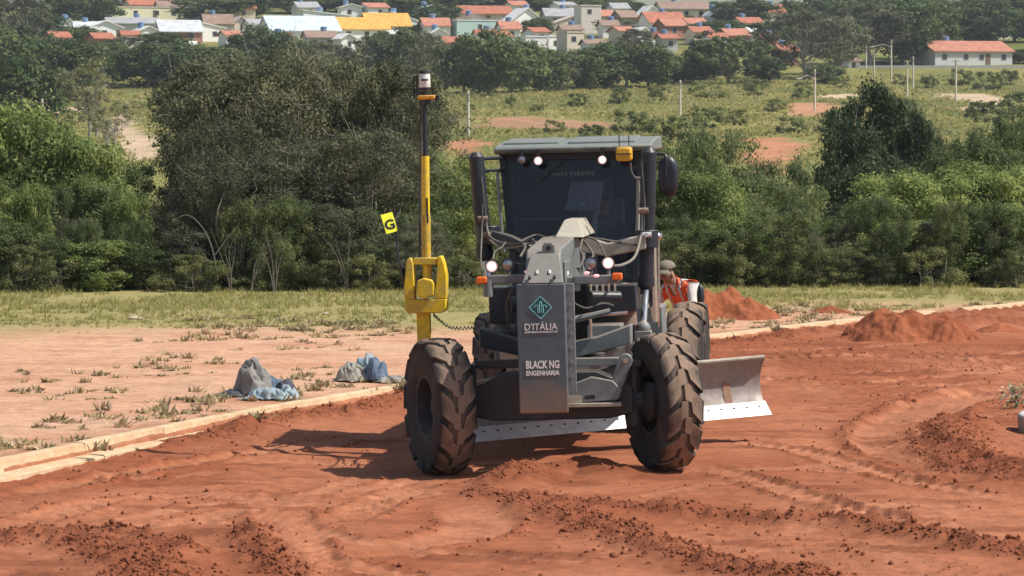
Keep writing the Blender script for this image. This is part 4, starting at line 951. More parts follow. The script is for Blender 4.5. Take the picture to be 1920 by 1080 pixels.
for k in range(3): P(MB().bx(.1965,.1985,-.10+.05*k,-.07+.05*k,1.73,1.89-.03*(k==1)), 'decal_mark', BLACK2, lb)
mb = MB(); a = [G(1040,442,1.25),G(1095,442,1.25),G(1084,409,1.75),G(1058,409,1.75)]
mb.add([tuple(p) for p in a]+[(a[0].x,2.9,a[0].z),(a[1].x,2.9,a[1].z),(a[2].x,2.9,a[2].z),(a[3].x,2.9,a[3].z)], [(0,1,2,3),(0,4,5,1),(1,5,6,2),(2,6,7,3),(3,7,4,0),(4,7,6,5)])
P(mb, 'frame_cover', TANM, bevel=.012)
# ---- front axle with knuckles, tie rod, lean bar
mb = MB(); mb.prism([(-.80,.55),(-.55,.50),(.55,.50),(.80,.55),(.80,.80),(.45,.96),(-.45,.96),(-.80,.80)], -.10, .18, 'y'); P(mb, 'axle_beam', GREY_SHADED, bevel=.015)
mb = MB(); q = [G(1063,722,-.22),G(1108,704,-.22),G(1148,710,-.22),G(1166,728,-.22),G(1160,746,-.22),G(1063,754,-.22)]; mb.prism([(p.x,p.z) for p in q], -.24, -.12, 'y')
ap = P(mb, 'axle_bracket', GREY, bevel=.008)
c = G(1106,742,-.24); mb = MB(); mb.prism([(c.x-.055,c.z-.01),(c.x-.045,c.z-.022),(c.x+.045,c.z-.018),(c.x+.055,c.z+.0),(c.x+.045,c.z+.022),(c.x-.045,c.z+.018)], -.243, -.2405, 'y'); P(mb, 'slot', BLACK2, ap)
mb = MB(); c0 = G(1066,758,-.2); c1 = G(1166,753,-.2); mb.box(((c0.x+c1.x)/2,-.2,(c0.z+c1.z)/2),(c1.x-c0.x,.2,.035)); P(mb, 'axle_lip', TANM, bevel=.004)
c0 = G(1066,740,-.26); P(MB().bx(c0.x,c0.x+.12,-.27,-.245,c0.z-.07,c0.z), 'identity_tag', TANM, ap)
P(MB().bx(.17,.66,-.06,.03,1.005,1.085), 'tie_rod', GREY, bevel=.01); P(MB().bx(-.72,-.17,-.06,.03,1.005,1.085), 'tie_rod', GREY_SHADED, bevel=.01)  # left half in the grey with shade put into its colour
for s in (-1,1):
    k = 'steering_knuckle'
    mb = MB(); mb.cyl((s*.80,0,.42),(s*.80,0,1.0),.085,.075,14); mb.cyl((s*.80,0,.645),(s*1.0,s*.04,.645),.12,.11,16); mb.box((s*.80,0,1.02),(.16,.2,.06)); P(mb, k, GREY_SHADED, bevel=.006)
    if s > 0:      # wheel lean link: flat bar with rounded ends and pins
        pts = []; p0, p1 = Vector((.735,1.06)), Vector((.60,.72)); dv = (p1-p0).normalized(); pv_ = Vector((-dv.y,dv.x))
        for k in range(7): t = math.pi*k/6; pts.append(tuple(p0+pv_*(.068*math.cos(t))-dv*(.068*math.sin(t))))
        for k in range(7): t = math.pi*k/6; pts.append(tuple(p1-pv_*(.058*math.cos(t))+dv*(.058*math.sin(t))))
        lk = P(MB().prism(pts, -.20, -.13, 'y'), 'lean_link', GREY, bevel=.01)
        for q_ in (p0,p1): P(MB().cyl((q_.x,-.2,q_.y),(q_.x,-.225,q_.y),.024,n=14), 'pin', CHROME, lk)
# ---- sloping draft arms, drawbar, circle
for s in (-1,1):
    q = [G(1066,640,.75),G(1120,628,.75),G(1184,604,.75),G(1184,640,.75),G(1130,655,.75),G(1066,670,.75)]
    mb = MB(); mb.prism([(s*p.x,p.z) for p in q], .62, .95, 'y'); P(mb, 'draft_arm', GREY if s > 0 else GREY_SHADED, bevel=.012)  # left arm darkened in colour to stand for its shaded side
mb = MB()
for s in (-1,1):
    mb.add([(s*.06,.2,.88),(s*.24,.2,.88),(s*.72,2.4,.95),(s*.50,2.4,.95),(s*.06,.2,1.04),(s*.24,.2,1.04),(s*.72,2.4,1.11),(s*.50,2.4,1.11)], [(0,1,2,3),(4,7,6,5),(0,4,5,1),(1,5,6,2),(2,6,7,3),(3,7,4,0)])
P(mb, 'drawbar', GREY_SHADED, bevel=.01)
mb = MB(); mb.prism([(-.35,.9),(.35,.9),(.62,2.1),(-.62,2.1)], 1.115, 1.15, 'z'); P(mb, 'drawbar_plate', TANM, bevel=.006)
mb = MB(); mb.lathe([(.78,.56),(.78,.76),(.88,.76),(.88,.56)], (.1,2.5,0), 'z', 48, closed=True)
P(mb, 'circle', GREY_SHADED, bevel=0)
mb = MB(); mb.bx(.28,.62,1.15,1.6,1.152,1.34); P(mb, 'valve_box', GREY, bevel=.012)
mb = MB(); mb.cyl((.62,1.9,1.30),(.62,1.9,1.62),.12,.1,14); mb.sphere((.62,1.86,1.62),.11); P(mb, 'circle_motor', machine('rusty_motor',(.20,.13,.10),.7,dust=.5))
mb = MB(); mb.bx(-.62,-.2,1.2,1.75,1.152,1.30); P(mb, 'valve_box', BLACK, bevel=.012)
# ---- blade
BA, BT = R(25)+YAW, R(1.5); bc = Vector((.36, 2.55, .20))
ux = Vector((math.cos(BA)*math.cos(BT), math.sin(BA)*math.cos(BT), math.sin(BT))); uf = Vector((math.sin(BA), -math.cos(BA), 0)); uu = uf.cross(ux)*-1
if uu.z < 0: uu = -uu
def BLp(u, f, w_): return bc+ux*u+uf*f+uu*w_
BLH, HL = .60, 1.83
def bprof(t): return .17*(2*t-1)**2-.06+.05*(1-t)       # forward bulge of the concave face
mb = MB(); N_ = 12; V = []
for u in (-HL, HL):
    for th in (0., -.022):
        for i in range(N_+1):
            t = .14+.86*i/N_; V.append(BLp(u, bprof(t)+th, t*BLH))
k = N_+1; fs = []
for i in range(N_): fs += [(i,i+1,2*k+i+1,2*k+i),(k+i,3*k+i,3*k+i+1,k+i+1),(i,k+i,k+i+1,i+1),(2*k+i,2*k+i+1,3*k+i+1,3*k+i)]
fs += [(0,2*k,3*k,k),(N_,k+N_,3*k+N_,2*k+N_)]
bl = P(mb.add(V, fs), 'blade', MOLD, smooth=50)
mb = MB(); V = []
for u in (-HL-.01, HL+.01):
    for t, th in ((.01,.030),(.245,.022),(.245,.003),(.01,.006)): V.append(BLp(u, bprof(t)+th, t*BLH))
P(mb.add(V, [(0,1,5,4),(1,2,6,5),(2,3,7,6),(3,0,4,7),(0,3,2,1),(4,5,6,7)]), 'cutting_edge', STEEL, bl, .004)
bb = MB(); r_ = random.Random(3)
for k in range(24):
    u = -HL+.09+k*(2*HL-.18)/23; t = .155; c = BLp(u, bprof(t)+.026, t*BLH); bb.cyl(c, c+uf*.010, .015, n=7)
P(bb, 'edge_bolts', BLACK2, bl, smooth=0)
mb = MB()
for u in (-HL+.02, HL-.02): 
    V = []
    for uu_ in (u-.012,u+.012):
        for i in range(7): t = .2+.8*i/6; V.append(BLp(uu_, bprof(t)-.023, t*BLH))
        for i in range(6,-1,-1): t = .2+.8*i/6; V.append(BLp(uu_, -.17, t*BLH))
    mb.add(V, [tuple(range(14))[::-1], tuple(range(14,28))]+[(i,(i+1)%14,14+(i+1)%14,14+i) for i in range(14)])
mb.add([BLp(-HL,-.17,.20),BLp(HL,-.17,.20),BLp(HL,-.17,.27),BLp(-HL,-.17,.27),BLp(-HL,-.11,.20),BLp(HL,-.11,.20),BLp(HL,-.11,.27),BLp(-HL,-.11,.27)], [(0,1,2,3),(4,7,6,5),(0,4,5,1),(2,6,7,3),(0,3,7,4),(1,5,6,2)])
P(mb, 'blade_ribs', GREY, bl)
mb = MB(); mb.tube([BLp(-HL+.01,bprof(1)-.012,BLH+.012),BLp(HL-.01,bprof(1)-.012,BLH+.012)], .02, 8); P(mb, 'top_lip', TANM, bl)
c = BLp(HL-.42, bprof(.45)+.004, BLH*.45); mb = MB(); mb.add([BLp(HL-.45,bprof(t)+.004,t*BLH) for t in (.26,.45,.62)]+[BLp(HL-.36,bprof(t)+.004,t*BLH) for t in (.26,.45,.60)], [(0,1,4,3),(1,2,5,4)])
P(mb, 'mud_streak', paint('mud_streak',(.27,.16,.11),.95,dust=.3), bl)
mb = MB(); 
for s in (-.55,.55):
    p0 = BLp(s-.2,-.12,.25); mb.box((p0.x,p0.y+.02,.62),(.12,.16,.55))
P(mb, 'blade_carrier', GREY_SHADED, bevel=.01)
# ---- lift cylinders, saddle arms
def lift(top, bot, end, name='lift_cylinder', r=.078):
    top, bot, end = Vector(top), Vector(bot), Vector(end)
    d = (bot-top).normalized(); mb = MB(); mb.cyl(top, bot, r, n=20); mb.cyl(top-d*.05, top, r*.55, r*1.02, n=20); mb.cyl(bot-d*.10, bot, r*1.14, n=20); mb.cyl(top+d*.52, top+d*.56, r*1.10, n=20); mb.cyl(bot, bot+d*.04, r*1.0, r*.6, n=20)
    o = P(mb, name, BLACK); P(MB().cyl(bot, end, .032, n=14), 'rod', CHROME, o)
    mb = MB(); mb.sphere(end, .075); mb.box(end+Vector((0,0,-.09)), (.17,.17,.13)); P(mb, 'clevis', GREY, o, .01); return o
yl = 2.15
lift(G(893,292,yl), G(909,480,yl), G(935,608,1.85), 'lift_cylinder'); lift(G(1216,283,yl), G(1211,533,yl), G(1206,612,1.95), 'lift_cylinder')
mb = MB(); mb.tube([G(1222,440,yl+.15),G(1224,520,yl+.15),G(1226,600,yl+.15)], .045, 10); mb.tube([G(1234,440,yl+.18),G(1235,540,yl+.18),G(1234,610,yl+.2)], .012, 8); P(mb, 'guide_tube', CHROME)
for s, pts in ((-1,[(1000,470),(960,448),(915,438)]),(1,[(1085,448),(1140,462),(1212,445)])):
    p = [G(a,b_,yl-.05) for a,b_ in pts]
    mb = MB(); V = []
    for q_, hh in zip(p,(.11,.085,.10)):
        for dz, dy in ((-hh,-.1),(hh*.6,-.1),(hh*.6,.12),(-hh,.12)): V.append((q_.x,q_.y+dy,q_.z+dz))
    mb.add(V, [(i*4+j,i*4+(j+1)%4,i*4+4+(j+1)%4,i*4+4+j) for i in range(2) for j in range(4)]+[(0,3,2,1),(8,9,10,11)]); P(mb, 'saddle_arm', TANM if s > 0 else GREY_SHADED, bevel=.015)  # left arm takes the grey with painted-in shade
    q_ = p[-1]; mb = MB(); mb.cyl((q_.x,yl-.02,q_.z-.09),(q_.x,yl-.02,q_.z+.09),.12,n=18); P(mb, 'cylinder_collar', BLACK, bevel=.008)
# lower left side cylinder with rod and steering cylinder
# ---- lamp bars and lamps
def lamp(px, row, y, r, lit, name='headlamp', parent=None, depth=.10):
    c = G(px,row,y); mb = MB(); mb.lathe([(depth,.25*r),(depth*.8,.62*r),(depth*.25,r*1.08),(0,r*1.16),(-.008,r*1.14),(-.006,r*1.0),(.004,r*.98)], c, 'y', 24)
    o = P(mb, name, BLACK); mb = MB(); mb.lathe([(-.012,0.0001),(-.009,r*.5),(.0,r*.99)], c, 'y', 24); ln = P(mb, 'lens', REFL if lit else LENSOFF, o)
    if lit: mb = MB(); mb.lathe([(-.0155,0.0001),(-.0145,r*.45),(-.010,r*.74)], c, 'y', 20); P(mb, 'bulb_glow', LENS, o)
    return o
yb = -.12
lamp(922,497,yb,.056,True); lamp(952,494,yb,.054,False); lamp(1107,491,yb,.058,False); lamp(1140,490,yb,.056,True)
for a,b_ in ((906,985),(1075,1160)):
    p0, p1 = G(a,522,yb), G(b_,520,yb); mb = MB(); mb.box(((p0.x+p1.x)/2,yb+.03,(p0.z+p1.z)/2),(p1.x-p0.x,.09,.085)); 
    for px in ((922,952) if a < 1000 else (1107,1140)): c = G(px,508,yb); mb.box((c.x,yb+.05,c.z),(.035,.04,.09))
    if a < 1000:
        mb.bx(p1.x-.06,-.16,yb-.01,yb+.08,p1.z-.11,p1.z+.03)
    else: mb.bx(.16,p0.x+.06,yb-.01,yb+.08,p0.z-.11,p0.z+.03)
    P(mb, 'lamp_bar', GREY, bevel=.012)
for px,row in ((903,523),(1157,515)):
    c = G(px,row,yb-.03); mb = MB(); mb.box(c,(.10,.07,.068)); P(mb,'turn_signal',ORANGE,bevel=.014)
for px,row in ((1100,509),(1118,514),(989,507)):
    c = G(px,row,yb-.06); mb = MB(); mb.sphere(c,(.03,.02,.017)); P(mb,'pink_dot',PINK_GLOW)  # small weakly emitting pink dots near the headlamps
c = G(915,535,yb); mb = MB(); mb.cyl((c.x,yb+.02,c.z+.06),(c.x,yb+.02,c.z-.10),.05,n=14); hb = P(mb,'lamp_bracket',GREY); 
# ---- cab
CBX = .045; yF, yR = 2.95, 4.62
def cp(s, y, z):
    t = (z-1.45)/(3.04-1.45); hw_ = .60+.13*t if y < 3.5 else .68+.06*t; return Vector((CBX+s*hw_, y-.12*(1-t)*(1 if y < 3.5 else 0), z))
mb = MB()
for s in (-1,1):
    for y in (yF,yR):
        a0 = cp(s,y,1.2); a1 = cp(s,y,3.06); mb.tube([a0,(a0+a1)/2,a1], .048, 4)
    mb.tube([cp(s,yF,3.02),cp(s,yR,3.02)], .055, 4); mb.tube([cp(s,yF,1.5),cp(s,yR,1.5)], .05, 4); mb.tube([cp(s,3.9,1.5),cp(s,3.9,3.02)], .035, 4)
for y in (yF,yR): mb.tube([cp(-1,y,3.02),cp(1,y,3.02)], .055, 4)
mb.tube([cp(-1,yF,1.5),cp(1,yF,1.5)], .05, 4)
cab = P(mb, 'cab', BLACK, bevel=.006)
mb = MB(); 
def pan(y0, y1, z0, z1, s): 
    a,b_,c_,d_ = cp(s,y0,z0),cp(s,y1,z0),cp(s,y1,z1),cp(s,y0,z1); e = Vector((-s*.03,0,0)); mb.add([a,b_,c_,d_,a+e,b_+e,c_+e,d_+e], [(0,1,2,3),(4,7,6,5),(0,4,5,1),(1,5,6,2),(2,6,7,3),(3,7,4,0)])
for s in (-1,1): pan(yF,yR,1.0,1.5,s)
mb.bx(CBX-.60,CBX+.60,yF-.10,yF-.06,1.0,1.52); mb.bx(CBX-.68,CBX+.68,yR-.03,yR,1.0,2.0); mb.bx(CBX-.62,CBX+.62,yF-.05,yR-.04,1.18,1.25)
P(mb, 'lower_panels', BLACK, cab)
def gpane(name, pts, t=.008):
    P_ = [Vector(p) for p in pts]; nrm = (P_[1]-P_[0]).cross(P_[3]-P_[0]).normalized()*t
    P(MB().add(P_+[p+nrm for p in P_], [(0,1,2,3),(4,7,6,5),(0,4,5,1),(1,5,6,2),(2,6,7,3),(3,7,4,0)]), name, GLASS, cab, smooth=0)
e = .035
gpane('windshield', [cp(-1,yF,1.53)+Vector((e,0,0)),cp(1,yF,1.53)-Vector((e,0,0)),cp(1,yF,2.98)-Vector((e,0,0)),cp(-1,yF,2.98)+Vector((e,0,0))])
for s in (-1,1): gpane('side_window', [cp(s,yF+.05,1.56),cp(s,yR-.05,1.56),cp(s,yR-.05,2.98),cp(s,yF+.05,2.98)])
gpane('rear_window', [cp(-1,yR,2.04)+Vector((e,0,0)),cp(1,yR,2.04)-Vector((e,0,0)),cp(1,yR,2.9)-Vector((e,0,0)),cp(-1,yR,2.9)+Vector((e,0,0))])
mb = MB(); mb.bx(CBX-.62,CBX+.62,yF+.05,yR-.02,2.86,3.02); P(mb, 'headliner', BLACK2, cab)
mb = MB(); mb.bx(CBX-.72,CBX+.72,yR+.002,yR+.03,2.0,3.0); P(mb, 'cab_dark_backing', BLACK2, cab)  # opaque black sheet added behind the rear window to keep the cab dark
tw = G(1068,328,yF-.02); tx_ = text('JOHN DEERE', .062, paint('decal_grey',(.24,.25,.26),.7,dust=.1,bmp=0), cab, (tw.x,yF-.022,tw.z), .53, .0)
# interior
mb = MB(); mb.bx(CBX-.02,CBX+.46,3.95,4.1,1.75,2.55); mb.bx(CBX-.02,CBX+.46,3.55,4.1,1.62,1.76); mb.bx(CBX+.10,CBX+.34,3.98,4.08,2.55,2.78); P(mb, 'seat', machine('seat_cloth',(.13,.13,.14),.9,dust=.1,up=.1), cab, .03)
mb = MB(); q = [G(1058,392,3.15),G(1122,392,3.15),G(1132,338,3.2),G(1072,336,3.2)]; mb.add([tuple(p) for p in q]+[(p.x,p.y+.10,p.z) for p in q], [(0,1,2,3),(4,7,6,5),(0,4,5,1),(1,5,6,2),(2,6,7,3),(3,7,4,0)]); P(mb, 'console', machine('console_grey',(.42,.43,.44),.7,dust=.1,up=.1), cab, .012)
q = G(1092,380,3.13); P(MB().bx(q.x-.025,q.x+.025,3.13,3.145,q.z-.012,q.z+.012), 'console_label', WHITE, cab)
mb = MB(); a0 = G(1118,384,3.2); a1 = G(1112,440,3.1); mb.tube([a0,(a0+a1)/2,a1],.03,8); mb.cyl((a1.x-.06,3.3,1.3),(a1.x,3.12,a1.z),.05,n=10); P(mb, 'steering_column', machine('console_grey2',(.5,.46,.42),.7,dust=.2), cab)
mb = MB(); mb.lathe([(.0,.185),(.018,.2),(.0,.215),(-.018,.2)], (CBX+.2,3.38,2.12), 'y', 28, closed=True); mb.tube([(CBX,3.38,2.12),(CBX+.4,3.38,2.12)],.014,6); mb.tube([(CBX+.2,3.38,2.12),(CBX+.18,3.30,1.7)],.03,8); P(mb, 'steering_wheel', BLACK2, cab)
mb = MB(); b0, b1 = G(962,409,3.0), G(1055,408,3.0); mb.tube([b0,b1],.012,6); P(mb, 'front_rail', GREY, cab)
mb = MB(); b0, b1 = G(1060,300,yF-.03), G(1005,345,yF-.03); mb.tube([b0,(b0+b1)/2+Vector((0,-.02,.01)),b1],.007,5); P(mb, 'wiper', BLACK, cab)
# roof
mb = MB(); x0, x1 = CBX-.80, CBX+.84
prof = [(2.78,3.055),(2.72,3.09),(2.74,3.125),(2.95,3.15),(3.8,3.195),(4.7,3.205),(4.82,3.16),(4.82,3.06)]
mb.prism(prof, x0, x1, 'x'); rf = P(mb, 'cab_roof', ROOF, bevel=.02)
def rz_(y): return np.interp(y,[2.74,2.95,3.8,4.7],[3.125,3.15,3.195,3.205])
for a,b_,c_,d_ in ((x0+.08,x0+.66,2.98,3.9),(x0+.76,x0+1.46,2.9,3.95)):
    z0, z1 = rz_(c_), rz_(d_); P(MB().add([(a,c_,z0-.01),(b_,c_,z0-.01),(b_,d_,z1-.01),(a,d_,z1-.01),(a,c_,z0+.022),(b_,c_,z0+.022),(b_,d_,z1+.022),(a,d_,z1+.022)], [(0,3,2,1),(4,5,6,7),(0,1,5,4),(1,2,6,5),(2,3,7,6),(3,0,4,7)]), 'roof_hatch', ROOF, rf, .01)
for px,row,lit,r in ((978,297,False,.042),(1009,299,True,.044),(1129,297,True,.044)):
    o = lamp(px,row,2.66,r,lit,'work_lamp',depth=.08); c = G(px,row,2.66); P(MB().bx(c.x-.015,c.x+.015,2.69,2.75,c.z+.03,3.10), 'lamp_foot', BLACK, o)
c = G(1170,286,2.58); mb = MB(); mb.box(c,(.165,.15,.15)); ob = P(mb,'roof_receiver',machine('receiver_amber',(.70,.38,.02),.45,dust=.25),bevel=.028)
P(MB().box(c+Vector((0,-.078,.0)),(.15,.01,.012)), 'receiver_groove', BLACK, ob); P(MB().bx(c.x-.07,c.x+.07,2.66,2.76,c.z-.02,c.z+.02), 'receiver_mount', BLACK, ob)
for dx in (-.05,.05): P(MB().cyl((c.x+dx,2.6,c.z+.07),(c.x+dx,2.6,c.z+.19),.006,n=6), 'antenna', BLACK, ob)
mb = MB(); p = [G(1182,302,2.56),G(1183,318,2.56),G(1190,330,2.58),G(1200,333,2.65),G(1202,360,2.7)]; mb.tube(catmull(p,5),.012,7); P(mb,'hose',RUB)
# mirror and rails
c = G(1252,328,2.75); mb = MB(); mb.sphere(c,(.105,.075,.215),16,12); o = P(mb,'mirror',BLACK,smooth=60)
for v in o.data.vertices: v.co.y = max(v.co.y, c.y-.05); v.co.x = c.x+max(-.10,min(.10,(v.co.x-c.x)*1.15))
mb = MB(); mb.tube(catmull([G(1225,286,2.75),G(1244,287,2.72),G(1248,296,2.70),G(1247,330,2.70)],4),.016,7); mb.tube([G(1225,300,2.78),G(1244,302,2.74)],.014,6); P(mb,'mirror_bracket',BLACK,o)
mb = MB(); mb.tube(catmull([G(905,295,2.3),G(930,294,2.6),G(948,294,2.9)],4),.02,6); mb.tube([G(908,318,2.3),G(944,316,2.9)],.016,6); P(mb,'cylinder_bracket',BLACK)
mb = MB(); mb.tube(catmull([G(933,322,2.8),G(934,345,2.8),G(940,420,2.8),G(945,470,2.8)],4),.018,7); mb.tube([G(933,322,2.8),G(946,312,2.9)],.014,6); P(mb,'grab_rail',GREY)
mb = MB(); mb.tube(catmull([G(1198,330,2.75),G(1197,400,2.75),G(1195,445,2.75)],4),.028,7); mb.tube([G(1196,440,2.75),G(1190,452,2.9)],.02,6); P(mb,'grab_rail',TANM)
# hoses
HOS = [
 [(912,438,2.0),(935,452,1.6),(965,455,1.2),(1000,446,.9)],[(915,445,2.0),(940,462,1.5),(980,458,1.0),(1005,450,.7)],[(985,446,1.4),(1005,438,1.6),(1025,443,1.5),(1040,445,1.4)],
 [(1140,494,.0),(1165,494,.6),(1190,478,1.5),(1201,440,2.0),(1205,400,2.05)],[(1095,440,1.6),(1120,450,1.3),(1132,470,.9),(1138,482,.3)],[(1100,442,1.7),(1130,446,1.9),(1165,452,2.0),(1200,458,2.0)],
 [(1085,442,1.5),(1100,455,1.2),(1112,475,.8),(1108,482,.2)],[(1092,446,1.2),(1088,465,.9),(1094,480,.6),(1086,500,.4)],[(925,484,-.05),(928,470,.4),(940,462,.9),(948,452,1.4)],[(975,480,.2),(985,462,.7),(980,450,1.2),(990,444,1.5)],
 [(1203,345,2.05),(1208,385,2.02),(1206,430,2.0)],[(1202,300,2.05),(1205,340,2.03),(1210,395,2.02)],[(902,330,2.05),(908,380,2.03),(912,420,2.0),(918,445,1.9)],[(1075,565,.9),(1100,575,1.0),(1130,566,1.1),(1150,570,1.3)],[(1072,540,.5),(1085,530,.7),(1090,512,.9),(1082,500,1.0)],
 [(1070,595,.9),(1110,585,1.1),(1160,587,1.4)],[(905,380,2.0),(903,440,1.9),(902,490,1.6),(912,530,.8)],[(955,505,.3),(965,490,.7),(985,500,1.1)],[(960,540,.6),(950,575,.9),(955,620,1.1)],[(985,515,.6),(975,560,.8),(968,610,1.0)],
]
for i, h_ in enumerate(HOS):
    mb = MB(); mb.tube(catmull([G(*q) for q in h_],6), .010 if i%3 else .014, 7); P(mb,'hose', machine('hose_pale',(.17,.17,.155),.6,dust=.4) if i in (1,3) else RUB)
for px,row,y in ((1206,392,2.0),(1212,437,2.02),(905,408,2.02),(912,438,2.0)):
    c = G(px,row,y); mb = MB(); mb.cyl((c.x-.05,c.y,c.z),(c.x+.05,c.y,c.z),.03,n=10); mb.cyl(c,(c.x,c.y-.05,c.z),.022,n=8); P(mb,'hose_fitting',STEEL if px>1210 else machine('rust_fit',(.25,.15,.11),.7,dust=.4))
c = G(1232,440,2.2); mb = MB(); mb.cyl((c.x-.07,2.2,c.z),(c.x+.05,2.2,c.z),.035,n=10); mb.sphere((c.x-.0,2.17,c.z),.045); P(mb,'pin',CHROME)
# dark machinery filling the bay under the frame
mb = MB(); mb.bx(-.5,.55,2.3,2.75,1.15,1.75); mb.bx(.25,.75,1.6,2.2,1.45,1.72); mb.bx(-.75,-.2,1.7,2.3,1.35,1.72); mb.cyl((-.5,1.5,1.55),(-.2,1.5,1.55),.09,n=12); mb.cyl((.3,1.3,1.62),(.6,1.45,1.60),.06,n=12); P(mb,'valve_bank',BLACK,bevel=.015)
mb = MB()
for k in range(5): mb.cyl((.30+.06*k,1.55,1.62),(.30+.06*k,1.55,1.80-.03*(k%2)),.014,n=8)
P(mb,'spool_row',CHROME); P(MB().tube([(.17,.55,1.42),(.55,.6,1.5)],.03,8),'linkage',GREY); P(MB().tube([(.34,.8,1.1),(.34,.8,1.45),(.7,.9,1.47)],.018,7),'linkage',CHROME)
mb = MB(); mb.bx(-.48,.48,2.8,4.9,.62,1.18); P(mb,'belly_housing',BLACK,bevel=.03)
# rear frame, engine hood, tandems
mb = MB(); mb.prism([(4.72,1.0),(7.5,1.0),(7.5,1.95),(7.1,2.12),(4.72,2.2)], -.56, .56, 'x'); hd = P(mb,'engine_hood',GREY,bevel=.05)
for s in (-1,1):
    for k in range(6): P(MB().bx(s*.565-.004,s*.565+.004,5.6,6.9,1.25+.11*k,1.30+.11*k),'louvre',BLACK2,hd)
P(MB().cyl((.25,5.3,2.1),(.25,5.3,2.85),.06,n=14),'exhaust_stack',BLACK)
for s in (-1,1):
    mb = MB(); mb.prism([(4.95,.55),(5.15,.40),(7.0,.40),(7.2,.55),(7.2,.78),(7.0,.90),(5.15,.90),(4.95,.78)], s*.68, s*.86, 'x'); P(mb,'tandem_case',GREY,bevel=.02)
    mb = MB(); mb.bx(min(s*.5,s*.72),max(s*.5,s*.72),5.85,6.3,.5,.85); P(mb,'tandem_mount',GREY)
mb = MB(); mb.bx(-.62,.62,4.9,7.4,.62,.98); P(mb,'rear_frame',GREY,bevel=.02)
mb = MB(); mb.bx(.66,.90,3.7,4.5,1.02,1.40); P(mb,'step_box',GREY,bevel=.015)
mb = MB(); mb.bx(-.90,-.66,3.7,4.5,.85,1.3); P(mb,'step_box',GREY,bevel=.015)
c = G(1313,552,7.3); mb = MB(); mb.sphere(c,(.045,.05,.14)); mb.tube([(c.x,7.3,c.z-.1),(c.x-.05,7.3,1.1),(.55,7.3,1.05)],.02,6); P(mb,'rear_marker',BLACK)
# ---- mast on the left end of the blade
ym = 1.72
b0 = G(798,745,ym); b1 = G(798,560,ym)
mt = P(MB().bx(b0.x-.068,b0.x+.068,ym-.05,ym+.05,b0.z,b1.z), 'mast', YELL, bevel=.008)
P(MB().bx(b0.x+.02,b0.x+.06,ym-.0535,ym-.0505,b0.z+.45,b0.z+.62), 'mast_decal', YELD, mt)
# bracket: lower tray and two side cheeks joined by a top bridge
A = lambda a,b_: (lambda g: (g.x,g.z))(G(a,b_,ym))
mb = MB(); mb.prism([A(760,560),A(838,558),A(838,580),A(830,584),A(768,586),A(760,580)], ym-.10, ym+.10, 'y'); P(mb,'mast_tray',YELL,mt,.01)
mb = MB(); mb.prism([A(764,484),A(771,480),A(776,490),A(779,560),A(760,560),A(759,535)], ym-.10, ym+.10, 'y'); P(mb,'mast_cheek',YELL,mt,.01)
mb = MB(); mb.prism([A(822,478),A(829,477),A(834,490),A(839,515),A(838,558),A(818,559)], ym-.10, ym+.10, 'y'); P(mb,'mast_cheek',YELL,mt,.01)
mb = MB(); mb.prism([A(777,481),A(820,481),A(820,494),A(777,494)], ym-.08, ym+.08, 'y'); P(mb,'mast_bridge',YELL,mt,.008)
mb = MB(); mb.prism([A(784,524),A(796,518),A(812,522),A(816,530),A(815,552),A(800,558),A(784,553)], ym-.13, ym+.02, 'y'); P(mb,'mast_motor',YELL,mt,.014)
c = G(800,500,ym); P(MB().cyl((c.x,ym,c.z-.13),(c.x,ym,c.z+.05),.045,n=14),'mast_collar',YELL,mt)
t0, t1, t2 = G(799,482,ym), G(798,400,ym), G(797,290,ym)
P(MB().cyl(t0,t1,.047,.047,18),'mast_tube',YELD,mt); P(MB().cyl(t1,t2,.041,.041,18),'mast_tube',YELL,mt)
P(MB().bx(t1.x+.012,t1.x+.03,ym-.046,ym-.041,t1.z-.08,t1.z+.17),'mast_scale',BLACK,mt)
t3 = G(795,168,ym); P(MB().cyl(t2,t3,.026,n=14),'mast_pole',BLACK,mt)
mb = MB(); a0 = G(786,480,ym+.06); a1 = G(789,260,ym+.06); a2 = G(788,175,ym+.05); mb.tube(catmull([a0,a1,a2],6),.012,6); P(mb,'mast_cable',RUB,mt)
c = G(800,180,ym); mb = MB(); mb.box(c,(.175,.14,.045)); P(mb,'mast_clamp',machine('clamp_orange',(.68,.30,.02),.5,dust=.2),mt,.012)
mb = MB(); mb.box(c+Vector((.10,0,-.01)),(.05,.06,.05)); mb.cyl(c+Vector((0,0,-.07)),c+Vector((0,0,-.02)),.045,n=14); P(mb,'clamp_knob',BLACK,mt)
c = G(796,148,ym); mb = MB(); mb.lathe([(-.085,.0),(-.085,.050),(-.07,.058),(.065,.056),(.085,.045),(.085,0)], c, 'z', 20); rc = P(mb,'receiver',paint('receiver_white',(.74,.74,.72),.4,dust=.15),mt)
mb = MB(); mb.lathe([(.067,.0565),(.069,.061),(.10,.055),(.105,0)], c, 'z', 20); P(mb,'receiver_cap',BLACK,mt); mb = MB(); mb.lathe([(-.10,0),(-.10,.055),(-.071,.0585)], c, 'z', 20); P(mb,'receiver_base',BLACK,mt)
P(MB().bx(c.x-.03,c.x+.045,ym-.0605,ym-.056,c.z-.005,c.z+.012),'receiver_mark',BLACK,mt)
for dx in (775,781): q = G(dx,162,ym); P(MB().cyl((q.x,ym+.03,q.z-.10),(q.x,ym+.03,q.z+.12),.010,n=6),'antenna',BLACK,mt)
P(MB().tube([G(775,170,ym+.03),G(792,172,ym+.01)],.008,5),'antenna_arm',BLACK,mt)
